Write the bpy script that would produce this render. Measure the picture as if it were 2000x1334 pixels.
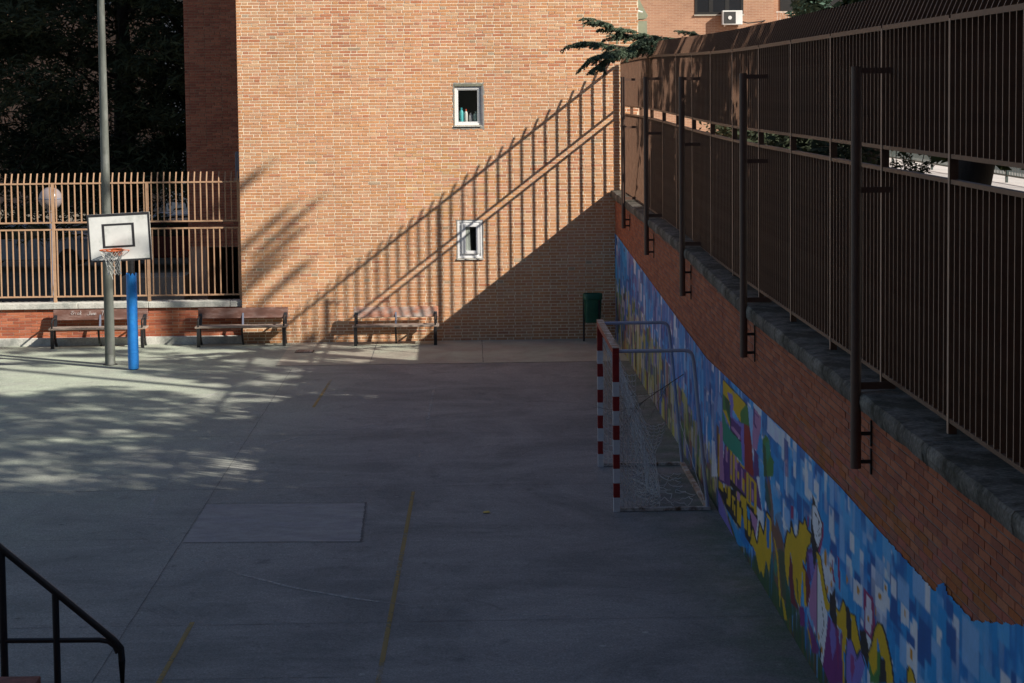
import bpy, math, random
import numpy as np
from mathutils import Vector, Matrix
random.seed(7); RNG = np.random.default_rng(11)
for o in list(bpy.data.objects): bpy.data.objects.remove(o)
scene = bpy.context.scene
COL = scene.collection

# ------------------------------------------------------------ camera
F, PP, VP, RA, H = 3600.0, (1000.0, 423.0), (915.0, 178.0), -0.011, 5.3
dY = Vector((VP[0]-PP[0], -(VP[1]-PP[1]), -F)).normalized()
up = Vector((RA, 1.0, 0.0)); up.z = -(up.x*dY.x + up.y*dY.y)/dY.z; up.normalize()
dX = dY.cross(up)
RC = Matrix((dX, dY, up))                      # world = RC @ camera vector
cam_d = bpy.data.cameras.new('camera'); cam = bpy.data.objects.new('camera', cam_d); COL.objects.link(cam)
cam.matrix_world = Matrix.Translation((0, 0, H)) @ RC.to_4x4()
cam_d.sensor_width = 36; cam_d.lens = F/2000*36; cam_d.shift_y = -(667-PP[1])/2000
cam_d.clip_start = 0.1; cam_d.clip_end = 2000
scene.camera = cam

# ------------------------------------------------------------ light
SUN = Vector((1.64, -1.0, 1.26)).normalized()  # towards the sun
world = bpy.data.worlds.new('World'); scene.world = world; world.use_nodes = True
wn = world.node_tree.nodes; wl = world.node_tree.links; wn.clear()
wo = wn.new('ShaderNodeOutputWorld'); bg = wn.new('ShaderNodeBackground'); sk = wn.new('ShaderNodeTexSky')
sk.sky_type = 'NISHITA'; sk.sun_disc = False; sk.sun_elevation = math.asin(SUN.z)
sk.sun_rotation = math.atan2(SUN.x, SUN.y); sk.altitude = 600
wl.new(sk.outputs[0], bg.inputs[0]); bg.inputs[1].default_value = 0.066; wl.new(bg.outputs[0], wo.inputs[0])
sl = bpy.data.lights.new('sun', 'SUN'); sl.energy = 4.6; sl.angle = math.radians(0.53); sl.color = (1.0, 0.93, 0.82)
so = bpy.data.objects.new('sun', sl); COL.objects.link(so); so.rotation_euler = SUN.to_track_quat('Z', 'Y').to_euler(); so.location = (20, -12, 30)
vs = scene.view_settings; vs.view_transform = 'Standard'; vs.look = 'None'; vs.exposure = 0.68; vs.gamma = 1; vs.use_curve_mapping = False

# ------------------------------------------------------------ geometry of the photograph
def ray(x, y): return RC @ Vector((x-PP[0], -(y-PP[1]), -F))
def onX(x, y, X): r = ray(x, y); p = r*(X/r.x); p.z += H; return p
def onY(x, y, Y): r = ray(x, y); p = r*(Y/r.y); p.z += H; return p
def onZ(x, y, Z=0.0): r = ray(x, y); p = r*((Z-H)/r.z); p.z += H; return p

# ------------------------------------------------------------ materials
def lin(*c): return tuple(((v/255)/12.92 if v/255 <= .04045 else ((v/255+.055)/1.055)**2.4) for v in c)
def mat(name, col=(.5,.5,.5), rough=.8, metal=0, var=.15, vscale=3.0, bump=.0, bscale=60, attr=False, spec=.3, col2=None, mix2=.5, s2=1.2, sheen=0, sx=(1,1,1), fine=None):
    m = bpy.data.materials.new(name); m.use_nodes = True
    nt = m.node_tree; n = nt.nodes; l = nt.links; b = n['Principled BSDF']
    b.inputs['Roughness'].default_value = rough; b.inputs['Metallic'].default_value = metal; b.inputs['Specular IOR Level'].default_value = spec
    tc = n.new('ShaderNodeTexCoord'); mp = n.new('ShaderNodeMapping'); l.new(tc.outputs['Object'], mp.inputs[0]); mp.inputs['Scale'].default_value = sx
    geo = n.new('ShaderNodeNewGeometry'); 
    if attr:
        a = n.new('ShaderNodeAttribute'); a.attribute_name = 'col'; src = a.outputs['Color']
        vec = geo.outputs['Position']
    else:
        a = n.new('ShaderNodeRGB'); a.outputs[0].default_value = (*col, 1); src = a.outputs[0]; vec = mp.outputs[0]
    if col2 is not None:
        nz = n.new('ShaderNodeTexNoise'); nz.inputs['Scale'].default_value = s2; nz.inputs['Detail'].default_value = 8; nz.inputs['Roughness'].default_value = .65
        l.new(vec, nz.inputs['Vector'])
        cr = n.new('ShaderNodeValToRGB'); cr.color_ramp.elements[0].position = mix2-.08; cr.color_ramp.elements[1].position = mix2+.1
        l.new(nz.outputs['Fac'], cr.inputs[0]); mx = n.new('ShaderNodeMix'); mx.data_type = 'RGBA'
        l.new(cr.outputs[0], mx.inputs['Factor']); l.new(src, mx.inputs['A']); mx.inputs['B'].default_value = (*col2, 1); src = mx.outputs['Result']
    if var:
        nz = n.new('ShaderNodeTexNoise'); nz.inputs['Scale'].default_value = vscale; nz.inputs['Detail'].default_value = 10; nz.inputs['Roughness'].default_value = .7
        l.new(vec, nz.inputs['Vector'])
        mr = n.new('ShaderNodeMapRange'); mr.inputs['From Min'].default_value = .3; mr.inputs['From Max'].default_value = .7
        mr.inputs['To Min'].default_value = 1-var; mr.inputs['To Max'].default_value = 1+var; l.new(nz.outputs['Fac'], mr.inputs['Value'])
        vm = n.new('ShaderNodeVectorMath'); vm.operation = 'SCALE'; l.new(src, vm.inputs[0]); l.new(mr.outputs[0], vm.inputs['Scale']); src = vm.outputs[0]
    if fine:
        nz = n.new('ShaderNodeTexNoise'); nz.inputs['Scale'].default_value = fine[0]; nz.inputs['Detail'].default_value = 3
        l.new(vec, nz.inputs['Vector'])
        mr = n.new('ShaderNodeMapRange'); mr.inputs['From Min'].default_value = .3; mr.inputs['From Max'].default_value = .7
        mr.inputs['To Min'].default_value = 1-fine[1]; mr.inputs['To Max'].default_value = 1+fine[1]; l.new(nz.outputs['Fac'], mr.inputs['Value'])
        vm = n.new('ShaderNodeVectorMath'); vm.operation = 'SCALE'; l.new(src, vm.inputs[0]); l.new(mr.outputs[0], vm.inputs['Scale']); src = vm.outputs[0]
    l.new(src, b.inputs['Base Color'])
    if bump:
        nz = n.new('ShaderNodeTexNoise'); nz.inputs['Scale'].default_value = bscale; nz.inputs['Detail'].default_value = 4; l.new(vec, nz.inputs['Vector'])
        bp = n.new('ShaderNodeBump'); bp.inputs['Strength'].default_value = bump; bp.inputs['Distance'].default_value = .01; l.new(nz.outputs['Fac'], bp.inputs['Height']); l.new(bp.outputs[0], b.inputs['Normal'])
    return m

M = {}
M['brick'] = mat('brick', attr=True, rough=.9, var=.12, vscale=9, bump=.4, bscale=90, fine=(70, .1))
M['mortar'] = mat('mortar', (.82,.71,.54), .95, var=.15, vscale=4, bump=.4, bscale=120)
M['mortar_grey'] = mat('mortar_grey', (.24,.20,.18), .95, var=.25, vscale=5, bump=.3)
M['mortar_pink'] = mat('mortar_pink', (.50,.36,.27), .95, var=.2, vscale=5, bump=.3)
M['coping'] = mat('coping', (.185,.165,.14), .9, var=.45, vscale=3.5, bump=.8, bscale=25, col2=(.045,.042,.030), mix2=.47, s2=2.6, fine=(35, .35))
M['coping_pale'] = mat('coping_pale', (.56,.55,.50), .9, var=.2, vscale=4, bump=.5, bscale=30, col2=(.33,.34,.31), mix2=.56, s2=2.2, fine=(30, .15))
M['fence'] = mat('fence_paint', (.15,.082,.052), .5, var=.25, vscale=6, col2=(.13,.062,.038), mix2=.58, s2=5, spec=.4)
M['fence_edge'] = mat('fence_edge_lit', (.50,.32,.22), .55, var=.15, vscale=6)  # paler brown: sky and bounce light painted into the court-facing edges
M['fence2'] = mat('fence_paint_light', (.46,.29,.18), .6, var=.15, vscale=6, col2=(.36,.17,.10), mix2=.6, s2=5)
M['pole'] = mat('pole_paint', (.125,.072,.052), .5, var=.15, vscale=5, spec=.4)
M['black'] = mat('black_iron', (.02,.02,.022), .45, var=.2, spec=.5)
M['rail'] = mat('rail_paint', (.016,.016,.018), .4, var=.2, spec=.5)
M['white'] = mat('white_paint', (.72,.72,.72), .5, var=.05, vscale=8)
M['pvc'] = mat('white_pvc', (.80,.80,.80), .35, var=.03, spec=.5)
M['board'] = mat('backboard_white', (.74,.75,.73), .45, var=.10, vscale=2.2, col2=(.52,.55,.52), mix2=.6, s2=3)
M['boardblack'] = mat('backboard_line', (.035,.035,.04), .5)
M['orange'] = mat('rim_orange', (.62,.13,.03), .45, var=.2, vscale=14, col2=(.2,.06,.03), mix2=.62, s2=18)
M['net'] = mat('net_cord', (.62,.62,.58), .8)
M['goalnet'] = mat('goal_net_cord', (.62,.60,.58), .8)
M['blue'] = mat('blue_pad', (.018,.20,.62), .45, var=.16, vscale=4, spec=.45, col2=(.03,.27,.70), mix2=.56, s2=3.5, fine=(40, .05), bump=.25, bscale=12)
M['steel'] = mat('lamp_pole_steel', (.115,.125,.112), .6, metal=.1, var=.3, vscale=3, col2=(.24,.25,.235), mix2=.6, s2=2.5, sx=(1,1,.35))
M['bluegrey'] = mat('blue_grey_paint', (.16,.18,.24), .5)
M['goalred'] = mat('goal_red', (.26,.022,.02), .5, var=.2, vscale=9)
M['goalwhite'] = mat('goal_white', (.62,.63,.66), .5, var=.18, vscale=6, col2=(.40,.38,.36), mix2=.66, s2=7)
M['goaltube'] = mat('goal_tube', (.42,.46,.58), .45, var=.12, vscale=5, col2=(.3,.24,.2), mix2=.68, s2=8)
M['rust'] = mat('rusty_steel', (.40,.25,.17), .8, var=.35, vscale=7, col2=(.62,.55,.48), mix2=.52, s2=6, bump=.3)
M['rustwhite'] = mat('flaking_white', (.55,.53,.50), .8, var=.2, vscale=7, col2=(.13,.08,.05), mix2=.54, s2=9, bump=.3)
M['wood_brown'] = mat('bench_wood_brown', (.15,.075,.058), .7, var=.3, vscale=4, col2=(.23,.15,.13), mix2=.55, s2=3.5, sx=(1,3,3), bump=.3)
M['wood_worn'] = mat('bench_wood_worn', (.44,.19,.12), .75, var=.3, vscale=5, col2=(.42,.36,.32), mix2=.5, s2=3.0, sx=(1,2,2), bump=.4)
M['wood_seat'] = mat('bench_wood_seat', (.34,.27,.22), .75, var=.25, vscale=6, col2=(.20,.17,.16), mix2=.55, s2=5, sx=(1,4,4), bump=.3)
M['green'] = mat('green_plastic', (.010,.095,.055), .45, var=.25, vscale=5, spec=.5)
M['iron'] = mat('cast_iron', (.05,.05,.05), .7, var=.3, vscale=20)
M['glassdark'] = mat('glass_dark', (.02,.022,.026), .12, var=0, spec=.6)
M['interior'] = mat('room_wall', (.16,.17,.17), .9)
M['curtain'] = mat('curtain', (.5,.55,.5), .9, sx=(9,1,.3))
M['bark'] = mat('bark', (.04,.03,.025), .95, var=.4, vscale=6, bump=.8, bscale=18, sx=(1,1,.3))
M['leaf_dark'] = mat('foliage_dark', (.040,.050,.028), .8, var=.4, vscale=1.2, spec=.15)
M['leaf_cedar'] = mat('foliage_cedar', (.055,.095,.070), .8, var=.4, vscale=2.2, spec=.2)
M['leaf_green'] = mat('foliage_green', (.060,.080,.030), .8, var=.4, vscale=1.2, spec=.2)
M['paint_white'] = None
M['stone'] = mat('planter_stone', (.36,.33,.28), .9, var=.2, bump=.3)
M['dark'] = mat('dark_metal', (.02,.02,.02), .6)
M['ac_white'] = mat('ac_casing', (.70,.70,.68), .5)
M['awning'] = mat('awning_fabric', (.22,.24,.18), .8, var=.2, vscale=4)
M['twig'] = mat('dry_twig', (.09,.07,.06), .9)
M['yellowleaf'] = mat('yellow_leaf', (.6,.45,.12), .8)
M['brickstep'] = mat('step_brick', (.33,.14,.11), .9, var=.3, vscale=12, bump=.4, col2=(.24,.12,.10), mix2=.5, s2=9)

def m_glass():
    m = mat('window_glass', (.03,.035,.035), .06, var=0, spec=.6); m.node_tree.nodes['Principled BSDF'].inputs['Alpha'].default_value = .16; return m
M['glass'] = m_glass()
def m_globe():
    m = mat('globe_plastic', (.40,.35,.36), .3, var=.05, spec=.5); b = m.node_tree.nodes['Principled BSDF']; b.inputs['Transmission Weight'].default_value = .35; return m
M['globe'] = m_globe()

def m_brickwall(name, c1, c2, mortar, scale=1.0):      # far walls only
    m = bpy.data.materials.new(name); m.use_nodes = True; n = m.node_tree.nodes; l = m.node_tree.links; b = n['Principled BSDF']
    g = n.new('ShaderNodeNewGeometry'); s = n.new('ShaderNodeSeparateXYZ'); c = n.new('ShaderNodeCombineXYZ'); a = n.new('ShaderNodeMath')
    l.new(g.outputs['Position'], s.inputs[0]); l.new(s.outputs[0], a.inputs[0]); l.new(s.outputs[1], a.inputs[1]); l.new(a.outputs[0], c.inputs[0]); l.new(s.outputs[2], c.inputs[1])
    t = n.new('ShaderNodeTexBrick'); l.new(c.outputs[0], t.inputs['Vector']); t.inputs['Scale'].default_value = 1
    t.inputs['Brick Width'].default_value = .25; t.inputs['Row Height'].default_value = .0645; t.inputs['Mortar Size'].default_value = .008
    t.inputs['Color1'].default_value = (*c1,1); t.inputs['Color2'].default_value = (*c2,1); t.inputs['Mortar'].default_value = (*mortar,1); t.inputs['Bias'].default_value = -.1
    nz = n.new('ShaderNodeTexNoise'); nz.inputs['Scale'].default_value = .8; nz.inputs['Detail'].default_value = 8; l.new(g.outputs['Position'], nz.inputs['Vector'])
    mr = n.new('ShaderNodeMapRange'); mr.inputs['From Min'].default_value = .3; mr.inputs['From Max'].default_value = .7; mr.inputs['To Min'].default_value = .85; mr.inputs['To Max'].default_value = 1.15
    l.new(nz.outputs['Fac'], mr.inputs['Value']); vm = n.new('ShaderNodeVectorMath'); vm.operation = 'SCALE'; l.new(t.outputs['Color'], vm.inputs[0]); l.new(mr.outputs[0], vm.inputs['Scale'])
    l.new(vm.outputs[0], b.inputs['Base Color']); b.inputs['Roughness'].default_value = .9
    return m
M['farbrick'] = m_brickwall('far_brick', (.40,.215,.13), (.33,.165,.10), (.44,.31,.22))
M['farbrick_brown'] = m_brickwall('far_brick_brown', (.40,.22,.13), (.30,.15,.09), (.4,.3,.22))

def m_court():
    m = bpy.data.materials.new('court_asphalt'); m.use_nodes = True; n = m.node_tree.nodes; l = m.node_tree.links; b = n['Principled BSDF']
    g = n.new('ShaderNodeNewGeometry'); P = g.outputs['Position']
    def noise(scale, detail=8, rough=.6, vec=P, dist=0):
        z = n.new('ShaderNodeTexNoise'); z.inputs['Scale'].default_value = scale; z.inputs['Detail'].default_value = detail; z.inputs['Roughness'].default_value = rough; z.inputs['Distortion'].default_value = dist; l.new(vec, z.inputs['Vector']); return z.outputs['Fac']
    def mr(v, a, bb, c=0, d=1):
        z = n.new('ShaderNodeMapRange'); z.inputs[1].default_value = a; z.inputs[2].default_value = bb; z.inputs[3].default_value = c; z.inputs[4].default_value = d; l.new(v, z.inputs[0]); return z.outputs[0]
    def mixc(f, A, B):
        z = n.new('ShaderNodeMix'); z.data_type = 'RGBA'; l.new(f, z.inputs['Factor'])
        for k, v in (('A', A), ('B', B)):
            if isinstance(v, tuple): z.inputs[k].default_value = (*v, 1)
            else: l.new(v, z.inputs[k])
        return z.outputs['Result']
    def mth(op, a, bb):
        z = n.new('ShaderNodeMath'); z.operation = op
        for i, v in enumerate((a, bb)):
            if isinstance(v, (int, float)): z.inputs[i].default_value = v
            else: l.new(v, z.inputs[i])
        return z.outputs[0]
    s = n.new('ShaderNodeSeparateXYZ'); l.new(P, s.inputs[0]); X, Y = s.outputs[0], s.outputs[1]
    # remains of green paint: strong at the far left, wearing out towards the camera and to the right
    gx = mr(X, -1.5, -5.5); gy = mr(Y, 20, 33, .25, 1)
    gm = mth('MULTIPLY', gx, gy)
    gm = mth('MULTIPLY', gm, mr(noise(.8, 10, .7), .3, .62, .35, 1.0))
    base = mixc(mr(noise(.45, 14, .72, P, .8), .40, .60), (.200,.200,.196), (.300,.290,.280))
    base = mixc(gm, base, (.44,.495,.385))
    # dust and stains stretched across
    mp = n.new('ShaderNodeMapping'); mp.inputs['Scale'].default_value = (.5, 2.2, 1); l.new(P, mp.inputs[0])
    st = mr(noise(1.1, 12, .72, mp.outputs[0], .6), .50, .72)
    base = mixc(mth('MULTIPLY', st, .45), base, (.40,.39,.37))
    st2 = mr(noise(.9, 14, .8, P, 1.6), .56, .66)
    base = mixc(mth('MULTIPLY', st2, .5), base, (.10,.10,.105))
    # scattered pale blots and dark spots
    bl = n.new('ShaderNodeTexVoronoi'); bl.inputs['Scale'].default_value = 1.7; bl.inputs['Randomness'].default_value = 1; l.new(P, bl.inputs['Vector'])
    base = mixc(mth('MULTIPLY', mr(bl.outputs['Distance'], .07, .03), mr(noise(.6, 3), .48, .56, 0, .55)), base, (.07,.07,.07))
    bl2 = n.new('ShaderNodeTexVoronoi'); bl2.inputs['Scale'].default_value = 1.1; mp2 = n.new('ShaderNodeMapping'); mp2.inputs['Location'].default_value = (3.3, 7.1, 0); l.new(P, mp2.inputs[0]); l.new(mp2.outputs[0], bl2.inputs['Vector'])
    base = mixc(mth('MULTIPLY', mr(bl2.outputs['Distance'], .05, .02), .6), base, (.55,.54,.50))
    # damp dark green growth along the foot of the mural wall
    wg = mth('MULTIPLY', mr(X, 2.0, 3.0), mr(noise(1.6, 10, .7), .38, .60))
    base = mixc(wg, base, (.13,.17,.13))
    fn = mr(noise(42, 5, .85), .32, .68, .58, 1.42)
    fn2 = mr(noise(14, 8, .85), .32, .68, .80, 1.20)
    vo = n.new('ShaderNodeTexVoronoi'); vo.inputs['Scale'].default_value = 38; l.new(P, vo.inputs['Vector'])
    sp = mr(vo.outputs['Distance'], .05, .35, 1.25, .97)
    tot = mth('MULTIPLY', mth('MULTIPLY', fn, fn2), sp)
    vm = n.new('ShaderNodeVectorMath'); vm.operation = 'SCALE'; l.new(base, vm.inputs[0]); l.new(tot, vm.inputs['Scale']); l.new(vm.outputs[0], b.inputs['Base Color'])
    b.inputs['Roughness'].default_value = .9; b.inputs['Specular IOR Level'].default_value = .25
    bp = n.new('ShaderNodeBump'); bp.inputs['Strength'].default_value = .35; bp.inputs['Distance'].default_value = .006; l.new(noise(70, 3), bp.inputs['Height']); l.new(bp.outputs[0], b.inputs['Normal'])
    return m
M['court'] = m_court()
M['strip'] = mat('concrete_strip', (.38,.35,.29), .9, var=.18, vscale=1.3, col2=(.42,.44,.35), mix2=.52, s2=.8, fine=(60, .15), bump=.3)
M['patch'] = mat('patch_concrete', (.335,.325,.315), .9, var=.2, vscale=2.5, col2=(.30,.29,.30), mix2=.55, s2=1.5, fine=(60, .15), bump=.3, sx=(1, 2, 1))
M['ground'] = mat('ground_soil', (.18,.16,.13), .95, var=.3, vscale=.6)
M['pavement'] = mat('pavement', (.52,.50,.48), .9, var=.15, vscale=.7, fine=(20, .1))
M['crack'] = mat('crack_filler', (.14,.14,.14), .95, var=.3, vscale=8)

def m_worn(name, col, cover):
    m = bpy.data.materials.new(name); m.use_nodes = True; n = m.node_tree.nodes; l = m.node_tree.links; b = n['Principled BSDF']
    b.inputs['Base Color'].default_value = (*col, 1); b.inputs['Roughness'].default_value = .9
    g = n.new('ShaderNodeNewGeometry'); z = n.new('ShaderNodeTexNoise'); z.inputs['Scale'].default_value = 9; z.inputs['Detail'].default_value = 12; z.inputs['Roughness'].default_value = .8; l.new(g.outputs['Position'], z.inputs['Vector'])
    z2 = n.new('ShaderNodeTexNoise'); z2.inputs['Scale'].default_value = .7; l.new(g.outputs['Position'], z2.inputs['Vector'])
    a = n.new('ShaderNodeMath'); l.new(z.outputs['Fac'], a.inputs[0]); l.new(z2.outputs['Fac'], a.inputs[1])
    r = n.new('ShaderNodeMapRange'); r.inputs[1].default_value = 1.18-cover; r.inputs[2].default_value = 1.36-cover; l.new(a.outputs[0], r.inputs[0])
    mu = n.new('ShaderNodeMath'); mu.operation = 'MULTIPLY'; mu.inputs[1].default_value = .60; l.new(r.outputs[0], mu.inputs[0]); l.new(mu.outputs[0], b.inputs['Alpha'])
    return m
M['yellow_line'] = m_worn('worn_yellow_paint', (.46,.31,.09), .40)
M['white_line'] = m_worn('worn_white_paint', (.50,.50,.48), .17)
M['white_line2'] = m_worn('thin_white_paint', (.60,.60,.56), .26)
M['chalk'] = m_worn('chalk_writing', (.75,.75,.78), .45)

# ------------------------------------------------------------ mesh helpers
WORG = {}
def wo_of(p): return WORG.get(p.name, Vector((0,0,0))) if p else Vector((0,0,0))
def tag(o, label=None, cat=None, group=None, kind=None):
    if label: o['label'] = label
    if cat: o['category'] = cat
    if group: o['group'] = group
    if kind: o['kind'] = kind
    return o
def thing(name, label, cat, loc, group=None):
    o = bpy.data.objects.new(name, None); COL.objects.link(o); o.location = loc; o.empty_display_size = .1
    WORG[o.name] = Vector(loc); return tag(o, label, cat, group)
class MB:
    def __init__(s): s.v = []; s.f = []; s.mi = []; s.c = []
    def face(s, idx, mi=0, c=None): s.f.append(idx); s.mi.append(mi); s.c.append(c)
    def poly(s, pts, mi=0, c=None):
        n = len(s.v); s.v += [tuple(p) for p in pts]; s.face(tuple(range(n, n+len(pts))), mi, c); return s
    def box(s, x0, x1, y0, y1, z0, z1, mi=0, c=None, R=None, ctr=None):
        n = len(s.v); P = [(x, y, z) for z in (z0, z1) for y in (y0, y1) for x in (x0, x1)]
        if R is not None:
            ctr = ctr or Vector(((x0+x1)/2, (y0+y1)/2, (z0+z1)/2)); P = [tuple(ctr + R @ (Vector(p)-ctr)) for p in P]
        s.v += P
        for q in ((0,2,3,1),(4,5,7,6),(0,1,5,4),(2,6,7,3),(0,4,6,2),(1,3,7,5)): s.face(tuple(n+i for i in q), mi, c)
        return s
    def tube(s, pts, r, k=8, mi=0, c=None, cap=True):
        pts = [Vector(p) for p in pts]; rs = r if isinstance(r, (list, tuple)) else [r]*len(pts); n0 = len(s.v)
        ref = None
        for i, p in enumerate(pts):
            d = (pts[min(i+1, len(pts)-1)] - pts[max(i-1, 0)]).normalized()
            if ref is None: ref = Vector((0,0,1)) if abs(d.z) < .9 else Vector((1,0,0))
            a = d.cross(ref).normalized(); b = d.cross(a).normalized(); ref = -b if False else ref
            for j in range(k):
                t = 2*math.pi*j/k + math.pi/k; s.v.append(tuple(p + (a*math.cos(t)+b*math.sin(t))*rs[i]))
        for i in range(len(pts)-1):
            for j in range(k):
                a0 = n0+i*k+j; a1 = n0+i*k+(j+1) % k; s.face((a0, a0+k, a1+k, a1), mi, c)
        if cap: s.face(tuple(n0+j for j in range(k)), mi, c); s.face(tuple(n0+(len(pts)-1)*k+j for j in reversed(range(k))), mi, c)
        return s
    def lathe(s, prof, x, y, k=24, mi=0, c=None):
        n0 = len(s.v)
        for r, z in prof:
            for j in range(k): t = 2*math.pi*j/k; s.v.append((x+r*math.cos(t), y+r*math.sin(t), z))
        for i in range(len(prof)-1):
            for j in range(k): a0 = n0+i*k+j; a1 = n0+i*k+(j+1) % k; s.face((a0, a1, a1+k, a0+k), mi, c)
        s.face(tuple(n0+j for j in reversed(range(k))), mi, c); s.face(tuple(n0+(len(prof)-1)*k+j for j in range(k)), mi, c)
        return s
    def prism(s, pts, axis, a, b, mi=0, c=None):     # outline in the two other axes, extruded from a to b
        n0 = len(s.v); m = len(pts)
        for t in (a, b):
            for p in pts:
                q = list(p); q.insert(axis, t); s.v.append(tuple(q))
        s.face(tuple(n0+i for i in range(m)), mi, c); s.face(tuple(n0+m+i for i in reversed(range(m))), mi, c)
        for i in range(m): j = (i+1) % m; s.face((n0+i, n0+m+i, n0+m+j, n0+j), mi, c)
        return s
    def build(s, name, mats, parent=None, smooth=False, kind=None, bevel=0):
        mats = mats if isinstance(mats, (list, tuple)) else [mats]
        V = np.array(s.v, dtype=np.float64); lo = V.min(0); hi = V.max(0); org = Vector(((lo[0]+hi[0])/2, (lo[1]+hi[1])/2, lo[2]))
        V = V - np.array(org)
        me = bpy.data.meshes.new(name); me.from_pydata(V.tolist(), [], s.f)
        for m in mats: me.materials.append(m)
        me.polygons.foreach_set('material_index', s.mi)
        if any(c is not None for c in s.c):
            at = me.color_attributes.new('col', 'FLOAT_COLOR', 'CORNER'); arr = []
            for p, c in zip(s.f, s.c): arr += list((*(c or (.5,.5,.5)), 1.0))*len(p)
            at.data.foreach_set('color', arr)
        if smooth: me.polygons.foreach_set('use_smooth', [True]*len(s.f)); me.set_sharp_from_angle(angle=math.radians(40))
        me.update()
        o = bpy.data.objects.new(name, me); COL.objects.link(o); o.parent = parent; o.location = org - wo_of(parent)
        WORG[o.name] = org
        if kind: o['kind'] = kind
        if bevel:
            bm = o.modifiers.new('bevel', 'BEVEL'); bm.width = bevel; bm.segments = 2; bm.limit_method = 'ANGLE'
        return o
def children(o): return [c for c in bpy.data.objects if c.parent == o]
def copy_tree(o, parent=None):
    c = o.copy(); COL.objects.link(c); c.parent = parent
    for ch in children(o): copy_tree(ch, c)
    return c
def struct(o): o['kind'] = 'structure'; return o

# brick courses as real bricks -------------------------------------------------
BR_TAN = [lin(202,147,106), lin(199,142,99), lin(203,148,114), lin(193,136,97), lin(203,147,102), lin(198,142,110), lin(200,151,119)]
BR_RED = [lin(186,116,86), lin(178,106,78), lin(192,126,98), lin(172,112,92)]
BR_PALE = [lin(202,158,126), lin(196,152,120), lin(208,170,134)]
BR_GREY = [lin(150,138,118), lin(166,156,138)]
BR_OR = [lin(178,104,74), lin(170,97,68), lin(184,112,82), lin(162,90,66), lin(178,107,82), lin(152,84,64)]
BR_RW = [lin(176,104,74), lin(170,98,70), lin(182,110,80), lin(164,92,66), lin(176,106,80), lin(156,92,72)]
UNITB = {}
def unit_brick(c):
    c = tuple(round(v*24)/24 for v in c)
    if c not in UNITB:
        b = MB(); b.box(-.5,.5,-.5,.5,-.5,.5,0,c); me = bpy.data.meshes.new('brick'); me.from_pydata(b.v, [], b.f); me.materials.append(M['brick'])
        at = me.color_attributes.new('col', 'FLOAT_COLOR', 'CORNER'); at.data.foreach_set('color', list((*c, 1.0))*24); UNITB[c] = me
    return UNITB[c]
def bricks(parent, axis, face, u0, u1, z0, z1, colfn, bond='run', pitch=.0645, joint=.013, holes=(), single=lambda u, z: False, out=-1, top=None, depth=.03, jog=.002):
    """axis 'Y': wall plane y=face, u=x ; axis 'X': plane x=face, u=y. out = direction of the visible side"""
    mb = MB(); n = 0; nz = int(round((z1-z0)/pitch)); cnt = 0
    for r in range(nz):
        zb = z0 + r*pitch; zt = zb + pitch - joint*(.85+.2*random.random())
        if bond == 'flemish': seq = [.2495, .1295]; off = (.1895 if r % 2 else 0) + [0, .02, -.03, .01][r % 4]
        else: seq = [.25]; off = .125 if r % 2 else 0
        u = u0 - off - .3; k = 0
        while u < u1:
            L = seq[k % len(seq)]; k += 1
            a = max(u0, u + random.uniform(-.003, .003)); b = min(u1, u + L - joint + random.uniform(-.003, .003)); u += L
            if b - a < .03: continue
            if top is not None and zb > top((a+b)/2): continue
            if any(a < h[1] and b > h[0] and zb < h[3] and zt > h[2] for h in holes):
                done = False
                for h in holes:
                    if a < h[1] and b > h[0] and zb < h[3] and zt > h[2]:
                        if zb < h[2]-.04 or zt > h[3]+.04: continue
                        if a < h[0]-.03: b = h[0]-.004; done = True
                        elif b > h[1]+.03: a = h[1]+.004; done = True
                        break
                if not done: continue
            c = colfn((a+b)/2, zb, L); pr = random.uniform(-jog, jog); zo = random.uniform(-.0015, .0015)
            f0, f1 = face + out*(.0 + pr), face - out*depth
            if n < 300 and single((a+b)/2, zb):
                o = bpy.data.objects.new('brick', unit_brick(c)); COL.objects.link(o); o.parent = parent
                if axis == 'Y': ctr = Vector(((a+b)/2, (f0+f1)/2, (zb+zt)/2+zo)); o.scale = (b-a, abs(f1-f0), zt-zb)
                else: ctr = Vector(((f0+f1)/2, (a+b)/2, (zb+zt)/2+zo)); o.scale = (abs(f1-f0), b-a, zt-zb)
                o.location = ctr - wo_of(parent); n += 1
            else:
                lo, hi = min(f0, f1), max(f0, f1)
                if axis == 'Y': mb.box(a, b, lo, hi, zb+zo, zt+zo, 0, c)
                else: mb.box(lo, hi, a, b, zb+zo, zt+zo, 0, c)
                cnt += 1
    if cnt: mb.build('brick', M['brick'], parent, kind='stuff')
    return n, cnt
def vnoise(u, z, s, seed=0):
    h = lambda a, b: (math.sin(a*127.1+b*311.7+seed*17.3)*43758.5453) % 1
    x, y = u/s, z/s; i, j = math.floor(x), math.floor(y); fx, fy = x-i, y-j; fx = fx*fx*(3-2*fx); fy = fy*fy*(3-2*fy)
    return (h(i,j)*(1-fx)+h(i+1,j)*fx)*(1-fy)+(h(i,j+1)*(1-fx)+h(i+1,j+1)*fx)*fy

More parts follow.
